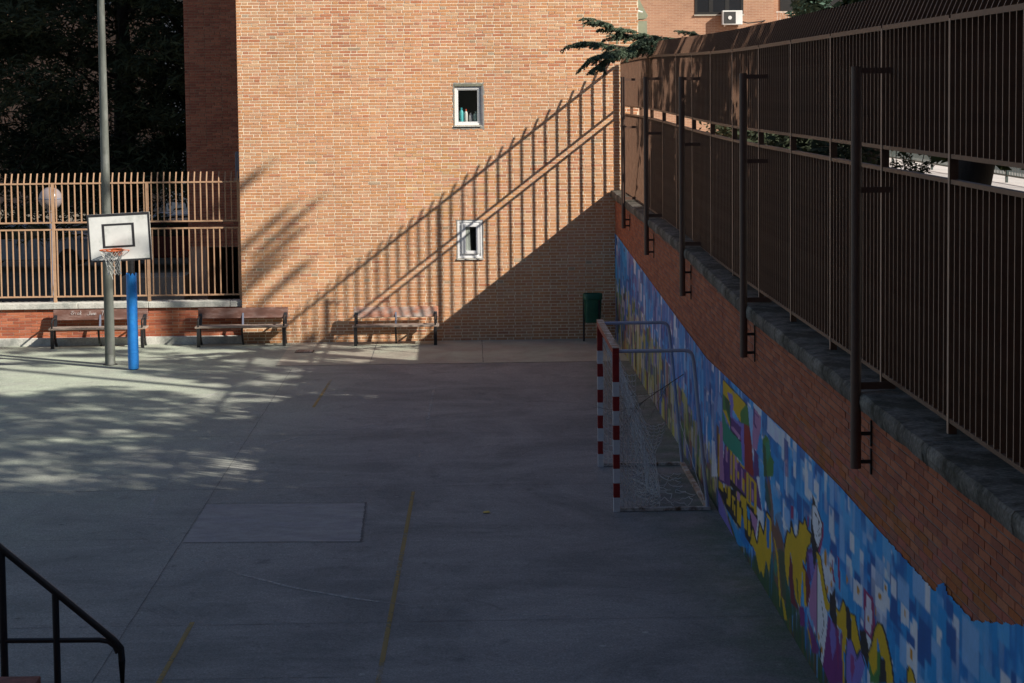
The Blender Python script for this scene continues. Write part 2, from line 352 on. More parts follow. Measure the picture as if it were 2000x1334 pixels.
# =============================================================== THE GROUND
g = MB().poly([(-400,-200,-.03),(400,-200,-.03),(400,900,-.03),(-400,900,-.03)]); struct(g.build('ground', M['ground']))
b = MB().box(-30, 3.1, -12, 39.6, -.025, 0); court = struct(b.build('court', M['court']))
b = MB().box(-3.82, 3.08, 35.72, 39.05, -.01, .004); struct(b.build('concrete_strip', M['strip']))
q = [onZ(358,1059,.004), onZ(404,985,.004), onZ(714,983,.004), onZ(704,1057,.004)]
b = MB(); b.poly([p for p in q]).poly([(p.x, p.y, -.003) for p in reversed(q)])
for i in range(4):
    j = (i+1) % 4; b.poly([(q[i].x,q[i].y,.004),(q[j].x,q[j].y,.004),(q[j].x,q[j].y,-.003),(q[i].x,q[i].y,-.003)])
struct(b.build('concrete_patch', M['patch']))
def ground_line(pts, w, z, name, m, jit=0.0, n=40, dash=None):
    mb = MB(); P = []
    for i in range(len(pts)-1):
        for k in range(n): P.append(Vector(pts[i]).lerp(Vector(pts[i+1]), k/n))
    P.append(Vector(pts[-1]))
    for i, p in enumerate(P): p.z = z; 
    if jit: P = [p + Vector((random.uniform(-jit, jit), random.uniform(-jit, jit), 0)) for p in P]
    for i in range(len(P)-1):
        d = (P[i+1]-P[i]).normalized(); nrm = Vector((-d.y, d.x, 0)); w0 = w*(1 if not jit else random.uniform(.4, 1.3))
        mb.poly([P[i]-nrm*w0/2, P[i+1]-nrm*w0/2, P[i+1]+nrm*w0/2, P[i]+nrm*w0/2])
    return struct(mb.build(name, m))
ground_line([(-.66,34.0,0), (-.80,24.3,0)], .05, .0065, 'court_line', M['white_line'])
ground_line([(-.80,24.2,0), (-.90,14.0,0)], .05, .0065, 'court_line', M['yellow_line'])
ground_line([onZ(376,1216), onZ(300,1352)], .05, .0065, 'court_line', M['yellow_line'])
ground_line([onZ(647,742), onZ(612,796)], .05, .0065, 'court_line', M['yellow_line'])
ground_line([(1.8+6*math.cos(t), 24.2+6*math.sin(t), 0) for t in [math.radians(95+i*8) for i in range(22)]], .05, .0065, 'court_line', M['white_line'], n=4)
ground_line([onZ(285,820), onZ(515,734)], .05, .0065, 'court_line', M['white_line2'])
ground_line([onZ(300,790), onZ(320,793), onZ(329,801), onZ(325,810), onZ(305,818), onZ(262,822)], .05, .0065, 'court_line', M['white_line2'], n=6)
ground_line([onZ(0,798), onZ(36,789)], .05, .0065, 'court_line', M['white_line2'])
ground_line([onZ(0,806), onZ(180,812)], .05, .0065, 'court_line', M['white_line2'])
ground_line([onZ(0,752), onZ(420,757)], .05, .0065, 'court_line', M['white_line2'])
# expansion joints and cracks
ground_line([(-3.47,13,0), (-3.47,35.6,0)], .009, .0045, 'court_joint', M['crack'], .004, 120)
for Y, xa, xb in ((21.85,-9,-3.48), (18.2,-9,3.0), (16.5,-9,-1.0), (24.55,-9,3.0), (28.4,-12,3.0), (31.6,-3.4,2.9)):
    ground_line([(xa,Y,0), (xb,Y-.05,0)], .008 if Y < 23 else .010, .0045, 'court_joint', M['crack'], .005, 150)
ground_line([onZ(357,1061), onZ(705,1059)], .016, .0085, 'court_joint', M['crack'], .006, 70)
ground_line([onZ(705,1059), onZ(715,982)], .026, .0085, 'court_joint', M['crack'], .006, 30)
ground_line([onZ(404,984), onZ(715,982)], .012, .0085, 'court_joint', M['crack'], .006, 60)
ground_line([(-3.82,35.71,0), (3.0,35.71,0)], .014, .009, 'court_joint', M['crack'], .003, 120)
for X in (-2.0, .22): ground_line([(X,35.8,0), (X,39.0,0)], .012, .009, 'court_joint', M['crack'], .003, 20)

# raised street on the right, behind the retaining wall
b = MB().box(3.36, 120, -60, 200, -.02, 2.86); struct(b.build('street', M['pavement']))
b = MB().box(3.40, 12.0, -20, 70, 2.86, 2.98); struct(b.build('planting_bed', M['ground']))

# =============================================================== MAIN BUILDING
D = 39.03
W1 = (-.30, .262, 4.575, 5.40); W2 = (-.28, .268, 1.75, 2.57)
bld = thing('apartment_building', 'long tan brick apartment block with blank end wall and two small white windows', 'building', (-.6, 45, 0))
b = MB()
X0, X1, ZT = -4.86, 3.605, 17.0
HW = .005
zs = [0, W2[2], W2[3], W1[2], W1[3], ZT]
def slab(x0, x1, z0, z1): b.box(x0, x1, D+HW, D+.34, z0, z1)
XA = X0+HW; XB = X1-HW
slab(XA, XB, 0, W2[2]); slab(XA, W2[0], W2[2], W2[3]); slab(W2[1], XB, W2[2], W2[3]); slab(XA, XB, W2[3], W1[2])
slab(XA, W1[0], W1[2], W1[3]); slab(W1[1], XB, W1[2], W1[3]); slab(XA, XB, W1[3], 9.2)
b.build('wall', M['mortar'], bld)
b = MB().box(X0+HW, X1-HW, D+1.6, 66, 0, 9.2).box(XA, X0+.3, D+.34, D+1.6, 0, 9.2).box(X1-.3, XB, D+.34, D+1.6, 0, 9.2); b.box(X0+HW, X1-HW, D+.02, 66, 9.2, ZT); b.build('wall', M['farbrick'], bld)
b = MB().box(-6.72, X0+HW, 44.02, 66, 1.65, ZT).box(-6.72, -6.3, 44.02, 66, 0, 1.65); b.build('wall', M['mortar_pink'], bld)
b = MB().box(X0-.25, X1+.25, D-.25, 66.2, ZT, ZT+.3).box(-6.9, X0-.25, 43.8, 66.2, ZT, ZT+.3); b.build('roof', M['stone'], bld)
def c_main(u, z, L):
    p = .03 + .16*max(0, vnoise(u, z, .9, 3)-.5)*2 + (.18 if z > 5.6 and vnoise(u, z, .55, 9) > .42 else 0)
    if vnoise(u, z, 1.3, 5) > .62 and z < 3.2: p *= .5
    r = random.random()
    def soft(c, k=.30):
        g_ = 1+.16*(vnoise(u, z*.3, .45, 31)-.5)+.10*(vnoise(u, z, 2.2, 32)-.5)-(.10 if z < .35 else 0)
        m_ = (.61,.315,.160); return tuple((c[i]*(1-k)+m_[i]*k)*g_ for i in range(3))
    return soft(c_pick(r, p))
def c_pick(r, p):
    if r < .006: return random.choice(BR_GREY)
    if r < .006 + p: return random.choice(BR_RED)
    if r < .20 + p: return random.choice(BR_PALE)
    return random.choice(BR_TAN)
def sel_main(u, z): return 2.62 < z < 4.55 and -1.55 < u < 1.0
print('main bricks', bricks(bld, 'Y', D, X0, X1, .0, 9.2, c_main, 'flemish', .0645, .0165, ((-.31, .30, 4.525, 5.452), W2), sel_main, -1, depth=.03, jog=.0022))
def c_rec(u, z, L): 
    return random.choice([lin(176,116,94), lin(168,108,88), lin(182,122,100), lin(160,100,84), lin(172,118,98), lin(152,98,82)])
bricks(bld, 'Y', 44.0, -6.72, -4.88, 1.68, 9.2, c_rec, 'flemish', .0645, .016, jog=.0015)
def side_bricks():   # toothing seen on the left corner of the end wall
    bricks(bld, 'X', X0, D+.01, D+4.9, 0, 9.2, c_main, 'run', .0645, .0135, out=-1)
side_bricks()
def window(w, recess, kind):
    x0, x1, z0, z1 = w; y = D+recess
    wf = MB(); t = .055 if kind == 'upper' else .05
    wf.box(x0+.005, x0+t, y, y+.07, z0+.005, z1-.005).box(x1-t, x1-.005, y, y+.07, z0+.005, z1-.005).box(x0+t, x1-t, y, y+.07, z0+.005, z0+t).box(x0+t, x1-t, y, y+.07, z1-t, z1-.005)
    wo_ = wf.build('window', M['pvc'], bld, bevel=.004)
    if kind == 'upper':
        s = .022; f = MB(); a0, a1, c0, c1 = x0+t+.002, x1-t-.002, z0+t+.002, z1-t-.002
        f.box(a0, a0+s, y+.012, y+.05, c0, c1).box(a1-s, a1, y+.012, y+.05, c0, c1).box(a0+s, a1-s, y+.012, y+.05, c0, c0+s).box(a0+s, a1-s, y+.012, y+.05, c1-s, c1)
        f.build('frame', M['pvc'], wo_, bevel=.003); a0 += s; a1 -= s; c0 += s; c1 -= s
        MB().poly([(a0,y+.032,c0),(a1,y+.032,c0),(a1,y+.032,c1),(a0,y+.032,c1)]).build('pane', M['glass'], wo_)
    else:
        f = MB(); a0, a1, c0, c1 = x0+t+.002, x1-t-.002, z0+t+.002, z1-t-.002; s = .085
        a0 += .045; c0 += .05; c1 -= .03; a1 -= .03
        f.box(x0+t, a0, y+.02, y+.05, z0+t, z1-t).box(a1, x1-t, y+.02, y+.05, z0+t, z1-t).box(a0, a1, y+.02, y+.05, z0+t, c0).box(a0, a1, y+.02, y+.05, c1, z1-t)
        f.build('frame', M['pvc'], wo_)
        g2 = MB(); g2.box(a0, a0+s, y-.02, y+.03, c0, c1).box(a1-s+.02, a1, y-.02, y+.03, c0, c1).box(a0+s, a1-s+.02, y-.02, y+.03, c0, c0+s*.75).box(a0+s, a1-s+.02, y-.02, y+.03, c1-s*.75, c1)
        g2.build('casement', M['pvc'], wo_, bevel=.006); a0 += s; a1 -= s-.02; c0 += s*.75; c1 -= s*.75
        MB().poly([(a0,y+.007,c0),(a1,y+.007,c0),(a1,y+.007,c1),(a0,y+.007,c1)]).build('pane', M['glass'], wo_)
        cu = MB()
        for i in range(8):
            xa = a0+.012+i*.012; cu.poly([(xa, y+.035+.006*(i % 2), c0-.02), (xa+.011, y+.035+.006*((i+1) % 2), c0-.02), (xa+.011-(.02 if i > 3 else 0), y+.035+.006*((i+1) % 2), c1+.02), (xa-(.02 if i > 4 else 0), y+.035+.006*(i % 2), c1+.02)])
        cu.build('curtain', M['curtain'], wo_)
    r = MB()   # reveal lining and the dim room behind
    r.box(x0-.3, x0-.29, y+.08, y+1.2, z0-.3, z1+.3).box(x1+.29, x1+.3, y+.08, y+1.2, z0-.3, z1+.3).box(x0-.3, x1+.3, y+1.2, y+1.21, z0-.3, z1+.3).box(x0-.3, x1+.3, y+.08, y+1.2, z1+.3, z1+.31).box(x0-.3, x1+.3, y+.08, y+1.2, z0-.31, z0-.3)
    r.build('room', M['interior'], bld)
    MB().box(x0-.01, x1+.01, D-.03, D+.004, z0-.024, z0-.002).build('sill', M['coping_pale'], wo_)
    return wo_
window(W1, .028, 'upper'); window(W2, .008, 'lower')

# cement smeared round the two openings
M['cement'] = mat('cement_patch', (.30,.29,.26), .95, var=.25, vscale=14, bump=.5)
def smear(w, t):
    mb = MB(); x0, x1, z0, z1 = w
    def strip(p, q, o):
        n = 14; A = [Vector(p).lerp(Vector(q), i/n) for i in range(n+1)]; o = Vector(o)
        W = [random.uniform(.2, 1.0)*t for _ in A]
        for i in range(n):
            mb.poly([(A[i].x, D-.004, A[i].y), (A[i+1].x, D-.004, A[i+1].y), (A[i+1].x+o.x*W[i+1], D-.004, A[i+1].y+o.y*W[i+1]), (A[i].x+o.x*W[i], D-.004, A[i].y+o.y*W[i])])
    strip((x0-.03,z0), (x1+.03,z0), (0,-1)); strip((x1,z0), (x1,z1), (1,0)); strip((x0,z0), (x0,z1), (-1,0)); strip((x0-.03,z1), (x1+.03,z1), (0,1))
    mb.build('cement_edging', M['cement'], bld)
b = MB().box(W1[0]-.01, .30, D-.004, D+.02, W1[3]+.004, W1[3]+.05); b.build('lintel', mat('lintel_cement', (.20,.20,.15), .95, var=.3, vscale=8), bld)
MB().box(W1[1]+.004, .298, D-.003, D+.02, W1[2]-.01, W1[3]).build('cement_edging', mat('cement_dark', (.17,.17,.19), .95, var=.4, vscale=12, bump=.6), bld)
MB().box(W1[0]-.02, .30, D-.003, D+.02, W1[2]-.05, W1[2]-.012).build('cement_edging', M['cement'], bld)
smear((W1[0], .298, W1[2]-.05, W1[3]+.05), .045); smear(W2, .022)
# bottles and jars on the inner ledge of the upper window
def bottle(x, h, r, col, cap, label):
    y = D+.17; z = W1[2]+.075; t = thing('bottle', label, 'bottle', (x, y, z), 'toiletry bottles on the upper window ledge')
    m1 = mat('bottle_plastic', col, .4, var=.05); m2 = mat('bottle_cap', cap, .4, var=.05)
    MB().lathe([(r*.9, z), (r, z+.01), (r, z+h*.66), (r*.75, z+h*.78), (r*.4, z+h*.84)], x, y, 14).build('bottle_body', m1, t, True)
    MB().lathe([(r*.45, z+h*.845), (r*.45, z+h)], x, y, 12).build('cap', m2, t, True)
MB().box(W1[0]-.2, W1[1]+.2, D+.125, D+.30, W1[2]+.02, W1[2]+.075).build('ledge', M['interior'], bld)
bottle(-.155, .30, .042, (.10,.48,.50), (.05,.35,.40), 'tall teal bottle, leftmost on the upper window ledge')
bottle(-.06, .27, .038, (.62,.62,.58), (.55,.10,.06), 'white bottle with a red cap on the upper window ledge')
bottle(.04, .19, .040, (.70,.70,.68), (.7,.7,.7), 'short white bottle on the upper window ledge')
bottle(.15, .22, .055, (.36,.50,.44), (.36,.50,.44), 'wide pale green jar, rightmost on the upper window ledge')
# folded awning on the far corner, grey box on the left return
b = MB(); A = [(3.61, 6.79), (3.61, 7.25), (3.66, 7.2), (3.84, 6.86), (3.80, 6.80)]
b.prism(A, 1, D+.35, D+.95); b.build('awning', M['awning'], bld)
MB().box(3.61, 3.82, D+.35, D+.9, 6.45, 6.75).build('awning_box', M['awning'], bld)
MB().tube([(3.58, D+.3, 6.98), (3.72, D+.28, 6.93)], .018).build('bracket', M['white'], bld)
b = MB().box(X0-.16, X0-.002, 39.62, 40.1, 3.50, 4.05); b.build('wall_box', M['bluegrey'], bld, bevel=.01)
MB().box(X0-.19, X0-.002, 39.6, 40.12, 3.44, 3.495).build('bracket', M['stone'], bld)

# =============================================================== LOW WALL AND FENCE ON THE LEFT
YL = 39.16
lw = thing('low_wall', 'low orange brick wall with pale concrete coping behind the two left benches', 'wall', (-9, YL, 0))
MB().box(-16, XA-.002, YL+.006, YL+.28, 0, .775).build('wall', M['mortar_pink'], lw)
bricks(lw, 'Y', YL, -10.3, X0-.002, .16, .76, lambda u, z, L: random.choice(BR_OR), 'run', .0625, .012, jog=.002)
bricks(lw, 'Y', YL, -16, -10.31, .16, .76, lambda u, z, L: random.choice(BR_OR), 'run', .0625, .012)
MB().prism([(YL-.07, 0), (YL-.06, .15), (YL-.03, .165), (YL+.004, .165), (YL+.004, 0)], 0, -16, XA-.004).build('footing', M['coping_pale'], lw)
xs = [-16, -14.2, -12.1, -10.02, -8.35, -6.86, -5.13, XA-.004]
for a, c in zip(xs, xs[1:]):
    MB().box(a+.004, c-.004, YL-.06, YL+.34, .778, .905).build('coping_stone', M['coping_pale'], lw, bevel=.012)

def fence_bars(parent, axis, fixed, us, specs, m, keep, wdt, dep):
    """upright flat bars; specs = list of outlines' (z0,z1,spike); the bars numbered in keep are objects of their own"""
    def mk(mb, u, z0, z1, lean):
        w, d = wdt/2, dep/2
        if axis == 'X':     # fence runs along y
            mb.box(fixed-d, fixed+d, u-w, u+w, z0, z1)
        else:
            mb.box(u-w, u+w, fixed-d, fixed+d, z0, z1)
    return mk

FL = 39.30
fl = thing('metal_fence', 'sunlit brown metal bar fence on the low wall at the left', 'fence', (-9, FL, .9))
lx = [-16.2 + 2.06*i for i in range(6)]
posts = [-16.9, -14.9, -12.87, -10.86, -8.855, -6.86, XA-.05]
for p in posts:
    MB().box(p-.03, p+.03, FL-.03, FL+.03, .905, 3.44).build('post', M['fence2'], fl)
for z, h in ((1.01, .032), (2.44, .032), (2.59, .032), (3.42, .032)):
    MB().box(-16.9, XA-.003, FL-.022 if z < 3.4 else FL-.024, FL+.022, z, z+h).build('rail', M['fence2'], fl)
def lean_bar(mb, x, y, z0, z1, lx_, ly, w, d, k=4):   # curved spike leaning outwards
    n0 = len(mb.v)
    for i in range(k+1):
        t = i/k; z = z0+(z1-z0)*t; ox = lx_*t; oy = ly*t
        mb.v += [(x+ox-w/2, y+oy-d/2, z), (x+ox+w/2, y+oy-d/2, z), (x+ox+w/2, y+oy+d/2, z), (x+ox-w/2, y+oy+d/2, z)]
    for i in range(k):
        for j in range(4):
            a = n0+i*4+j; c = n0+i*4+(j+1) % 4; mb.face((a, c, c+4, a+4))
    mb.face((n0+3, n0+2, n0+1, n0)); mb.face(tuple(n0+k*4+j for j in range(4)))
proto = {}
def placed(name, key, mbf, m, parent, loc):
    if key not in proto:
        mb = MB(); mbf(mb); me = bpy.data.meshes.new(name); me.from_pydata([tuple(v) for v in mb.v], [], mb.f); me.materials.append(m)
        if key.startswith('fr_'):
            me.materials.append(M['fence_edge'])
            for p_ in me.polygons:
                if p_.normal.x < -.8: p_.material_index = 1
        proto[key] = me
    o = bpy.data.objects.new(name, proto[key]); COL.objects.link(o); o.parent = parent; o.location = Vector(loc)-wo_of(parent); return o
far_bars = MB()
for p0, p1 in zip(posts, posts[1:]):
    n = 15; st = (p1-p0)/n
    for i in range(n):
        x = p0+st*(i+.5 if p0 < -7 else i+.7)
        if x > XA-.03: continue
        if x > -10.4:
            placed('bar', 'fl_low', lambda mb: mb.box(-.011, .011, -.018, .018, 0, 1.398), M['fence2'], fl, (x, FL, 1.042))
            placed('bar', 'fl_up', lambda mb: mb.box(-.011, .011, -.018, .018, 0, .798), M['fence2'], fl, (x, FL, 2.622))
            placed('spike', 'fl_sp', lambda mb: lean_bar(mb, 0, 0, 0, .20, -.0, .10, .022, .036), M['fence2'], fl, (x, FL, 3.452))
        else:
            far_bars.box(x-.011, x+.011, FL-.018, FL+.018, 1.042, 2.44).box(x-.011, x+.011, FL-.018, FL+.018, 2.622, 3.42); lean_bar(far_bars, x, FL, 3.452, 3.65, 0, .1, .022, .036)
far_bars.build('bar', M['fence2'], fl, kind='stuff')

# =============================================================== RETAINING WALL ON THE RIGHT
XW = 3.08
def rise(Y):          # the coping climbs slightly towards the building
    t = min(1, max(0, (Y-19)/9)); return .17*t*t*(3-2*t) + .05*min(1, max(0, (Y-28)/10))
def frise(Y):
    t = min(1, max(0, (Y-21)/14)); return .13*t*t*(3-2*t)
rw = thing('retaining_wall', 'long brick retaining wall with painted mural and weathered concrete coping, right side', 'wall', (3.2, 24, 0))
b = MB(); ys = [-6, 9, 19, 22, 25, 28, 33, 39.02]
for a, c in zip(ys, ys[1:]):
    za, zc = 2.81+rise(a), 2.81+rise(c); n0 = len(b.v)
    b.v += [(XW+.006,a,-.02),(3.36,a,-.02),(3.36,a,za),(XW+.006,a,za),(XW+.006,c,-.02),(3.36,c,-.02),(3.36,c,zc),(XW+.006,c,zc)]
    for q in ((0,3,7,4),(1,5,6,2),(3,2,6,7),(0,4,5,1),(0,1,2,3),(4,7,6,5)): b.face(tuple(n0+i for i in q))
b.build('wall', M['mortar_grey'], rw)
def c_rw(u, z, L): return random.choice(BR_RW)
print('wall bricks', bricks(rw, 'X', XW, 9.2, 39.0, 1.60, 3.05, c_rw, 'run', .0645, .012, single=lambda u, z: u < 17.3 and u > 10.2 and z < 2.82, out=-1, top=lambda u: 2.77+rise(u), jog=.0022))
bricks(rw, 'X', XW, -6, 9.19, 1.60, 2.80, c_rw, 'run', .0645, .012, out=-1)
# coping stones
cy = 3.8; stones = []
while cy < 39:
    L = random.choice([1.9, 2.1, 2.0]); c1 = min(39.0, cy+L); 
    if c1 > 38.2: c1 = 39.0
    if cy < 12.03 < c1: c1 = 12.03
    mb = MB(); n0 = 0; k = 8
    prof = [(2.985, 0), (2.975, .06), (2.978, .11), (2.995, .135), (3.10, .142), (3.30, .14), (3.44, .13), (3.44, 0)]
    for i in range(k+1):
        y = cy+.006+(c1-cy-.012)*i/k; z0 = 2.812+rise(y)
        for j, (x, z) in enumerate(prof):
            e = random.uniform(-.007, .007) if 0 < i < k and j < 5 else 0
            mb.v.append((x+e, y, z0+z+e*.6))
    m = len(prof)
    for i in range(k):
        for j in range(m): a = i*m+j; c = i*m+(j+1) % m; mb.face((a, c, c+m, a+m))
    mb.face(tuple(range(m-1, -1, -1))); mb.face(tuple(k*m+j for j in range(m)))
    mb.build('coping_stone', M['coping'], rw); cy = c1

# ---- the mural: a painted picture, rasterised as colours on a grid sheet
PAL = dict(yel=(.58,.37,.025), blk=(.012,.011,.016), wht=(.50,.50,.58), teal=(.02,.22,.15), grn=(.05,.17,.045), dgrn=(.02,.07,.03), red=(.25,.02,.022), pink=(.40,.20,.36), pur=(.10,.035,.16),
           lil=(.20,.16,.46), mar=(.13,.02,.035), org=(.52,.24,.03), mag=(.26,.03,.12), brn=(.17,.08,.05), vio=(.16,.03,.16), b1=(.02,.17,.46), b2=(.03,.26,.58), b3=(.10,.36,.66), b4=(.015,.09,.30), b5=(.24,.42,.68))
XM = XW-.010
DYm, DZm = .035, .0125
Ys = np.arange(8.5, 39.0, DYm); Zs = np.arange(0.0, 2.35, DZm)
NY, NZ = len(Ys), len(Zs)
YY, ZZ = np.meshgrid(Ys, Zs, indexing='ij')
Ri = np.array(RC.transposed()); Pw = np.stack([np.full_like(YY, XM), YY, ZZ-H], -1) @ Ri.T
PXm = PP[0]+F*Pw[...,0]/-Pw[...,2]; PYm = PP[1]-F*Pw[...,1]/-Pw[...,2]
img = np.zeros((NY, NZ, 3)); img[:] = PAL['b1']
img *= (1+.12*np.sin(YY*.9)[..., None])
def blend(y0, y1, z0, z1, col, at, ab, slant=0.0):
    i0, i1 = np.searchsorted(Ys, (y0, y1)); j0, j1 = np.searchsorted(Zs, (max(0, z0), z1))
    if i1 <= i0 or j1 <= j0: return
    t = ((Zs[j0:j1]-z0)/(z1-z0))[None, :, None]; a = ab+(at-ab)*t
    img[i0:i1, j0:j1] = img[i0:i1, j0:j1]*(1-a)+np.array(col)*a
R2 = random.Random(5)
blues = [PAL['b1'], PAL['b2'], PAL['b3'], PAL['b4'], PAL['b5'], PAL['b2'], PAL['b3']]
for _ in range(2400):
    y = R2.uniform(8.5, 39); w = R2.choice([.06, .1, .15, .22, .32])*(1+.02*y); z = R2.uniform(-.1, 2.2); h = R2.uniform(.1, .55)
    col = R2.choice(blues + [PAL['wht']]); at = R2.choice([.9, .3, 0, .9]); ab = R2.choice([.9, .9, 0, .2]); blend(y, y+w, z, z+h, col, at, ab)
for _ in range(420):
    y = R2.uniform(8.5, 23); w = R2.choice([.10, .16, .24, .34]); z = R2.uniform(.2, 1.9); h = w*R2.uniform(.7, 1.3)*.8
    col = R2.choice([PAL['wht'], PAL['wht'], PAL['b5'], PAL['b3'], PAL['b4'], PAL['b4'], PAL['b2'], PAL['b2']]); blend(y, y+w, z, z+h, col, .97, R2.choice([.97, .97, .2]))
# blue upper half and pale, yellow and green drips in the far part
far = [(.40,.38,.30), (.42,.40,.34), (.36,.33,.10), (.08,.15,.04), (.30,.28,.34), (.07,.03,.06), (.22,.08,.08), (.02,.02,.03), (.40,.36,.08), (.08,.12,.36), (.02,.12,.30), (.04,.10,.05)]
b4d = (.01,.06,.24)
for _ in range(1300):
    y = R2.uniform(21.5, 39); w = R2.uniform(.10, .34)*(y/30)**1.5; z1 = R2.uniform(.5, 2.3); z0 = z1-R2.uniform(.15, .6)
    blend(y, y+w, z0, z1, R2.choice([PAL['b1'], PAL['b1'], b4d, b4d, PAL['b2'], PAL['b3'], (.20,.26,.50), (.12,.10,.30), PAL['wht']]), .85, R2.choice([.85, .2]))
for _ in range(1500):
    y = R2.uniform(21.0, 39); t = (y-21.)/18; w = R2.uniform(.06, .24)*(1+.8*t); z1 = R2.uniform(.15, .55+.85*min(1, t*1.5))*R2.choice([1,1,.8,.6]); z0 = z1-R2.uniform(.2, .8)
    blend(y, y+w, z0, z1, R2.choice(far), .85, R2.choice([.9, .5]))
# dark grass along the foot in the near half
for _ in range(700):
    y = R2.uniform(8.5, 24); w = R2.uniform(.03, .12); z1 = R2.uniform(.05, .42) if y < 19.8 else R2.uniform(.02, .2)
    blend(y, y+w, 0, z1, R2.choice([PAL['dgrn'], (.03,.05,.04), (.05,.10,.03), (.06,.035,.03), (.10,.09,.03)]), .6, .95)
img[:, 1:-1] = img[:, 1:-1]*.6+(img[:, :-2]+img[:, 2:])*.2
def inpoly(pts):
    x0 = min(p[0] for p in pts); x1 = max(p[0] for p in pts); y0 = min(p[1] for p in pts); y1 = max(p[1] for p in pts)
    sel = np.argwhere((PXm >= x0) & (PXm <= x1) & (PYm >= y0) & (PYm <= y1))
    if not len(sel): return sel, None
    x = PXm[sel[:,0], sel[:,1]]; y = PYm[sel[:,0], sel[:,1]]; ins = np.zeros(len(sel), bool); n = len(pts)
    for i in range(n):
        (xa, ya), (xb, yb) = pts[i], pts[(i+1) % n]
        c = ((ya > y) != (yb > y)) & (x < (xb-xa)*(y-ya)/((yb-ya) or 1e-9)+xa); ins ^= c
    return sel[ins], None
def paint(col, pts, a=1.0):
    s_, _ = inpoly(pts)
    if len(s_): img[s_[:,0], s_[:,1]] = img[s_[:,0], s_[:,1]]*(1-a)+np.array(PAL.get(col, col) if isinstance(col, str) else col)*a
def stroke(col, pts, w):
    for (xa, ya), (xb, yb) in zip(pts, pts[1:]):
        sel = np.argwhere((PXm >= min(xa,xb)-w) & (PXm <= max(xa,xb)+w) & (PYm >= min(ya,yb)-w*1.3) & (PYm <= max(ya,yb)+w*1.3))
        if not len(sel): continue
        x = PXm[sel[:,0], sel[:,1]]; y = PYm[sel[:,0], sel[:,1]]; L2 = (xb-xa)**2+(yb-ya)**2+1e-9
        t = np.clip(((x-xa)*(xb-xa)+(y-ya)*(yb-ya))/L2, 0, 1); d = np.hypot(x-xa-t*(xb-xa), y-ya-t*(yb-ya)); s_ = sel[d < w/2]
        img[s_[:,0], s_[:,1]] = PAL[col]
def Z1(*p): return [(1390+x/6.667, 730+y/6.667) for x, y in p]
def Z2(*p): return [(1390+x/6.667, 870+y/6.667) for x, y in p]
def Z3(*p): return [(1460+x/5.56, 970+y/5.56) for x, y in p]
def Z4(*p): return [(1540+x/5.254, 1080+y/5.254) for x, y in p]
paint('yel', Z1((145,80),(440,390),(470,430),(430,640),(380,640),(240,400),(240,700),(150,480))); paint('teal', Z1((140,480),(190,640),(245,740),(385,900),(395,1160),(180,930),(135,860)))
paint('grn', Z1((145,260),(200,330),(240,420),(235,640),(190,480),(145,470))); paint('dgrn', Z1((170,280),(235,360),(230,560),(180,430)))
paint('pur', Z1((250,560),(390,680),(390,880),(250,740))); paint('pink', Z1((258,670),(375,810),(372,860),(256,710)))
stroke('blk', Z1((245,560),(250,740),(385,890)), 1.6)
paint('lil', Z1((205,235),(262,270),(262,190),(285,410),(262,550),(390,660),(385,700),(300,620),(245,560),(248,400),(210,280))); paint('lil', Z1((388,570),(415,600),(432,900),(420,1170),(400,1100),(380,800)))
paint('grn', Z1((372,500),(440,400),(470,430),(490,690),(418,650),(380,640))); paint('red', Z1((418,650),(490,685),(520,900),(548,1340),(480,1340),(430,1230)))
stroke('blk', Z1((145,70),(440,380),(465,420)), 1.6)
paint('b5', Z1((470,400),(540,480),(540,960),(520,900),(490,650))); paint('pink', Z1((545,430),(640,560),(640,700),(610,860),(590,1000),(530,960),(535,690))); stroke('pur', Z1((550,430),(552,650),(580,700)), 3); stroke('pur', Z1((565,510),(612,560)), 1.5)
paint('pur', Z1((553,980),(610,1060),(640,1340),(545,1340))); paint('wht', Z1((545,340),(650,450),(650,560),(545,430)), .8)
paint('brn', Z1((62,650),(95,700),(100,1340),(80,1340))); paint('yel', Z1((88,780),(106,790),(104,1340),(88,1340))); paint('pink', Z1((106,610),(140,640),(160,1340),(104,1340)))
paint('wht', Z1((0,860),(40,880),(78,1340),(0,1340)), .8); paint('b5', Z1((90,240),(135,330),(130,600),(70,480)), .7)
paint('wht', Z1((725,540),(950,780),(950,1000),(720,760)), .75); paint('b4', Z1((655,460),(725,540),(720,850),(655,800)), .6)
paint('grn', Z1((660,860),(700,800),(750,860),(770,1060),(810,1150),(800,1340),(680,1340))); paint('teal', Z1((700,900),(750,860),(765,1040),(720,1180)), .8); paint('dgrn', Z1((665,900),(700,940),(720,1340),(685,1340)))
paint('mag', Z1((945,840),(1000,900),(1000,1340),(955,1340)), .5); paint('b4', Z1((940,830),(1000,890),(1000,1100),(945,1150)), .7)
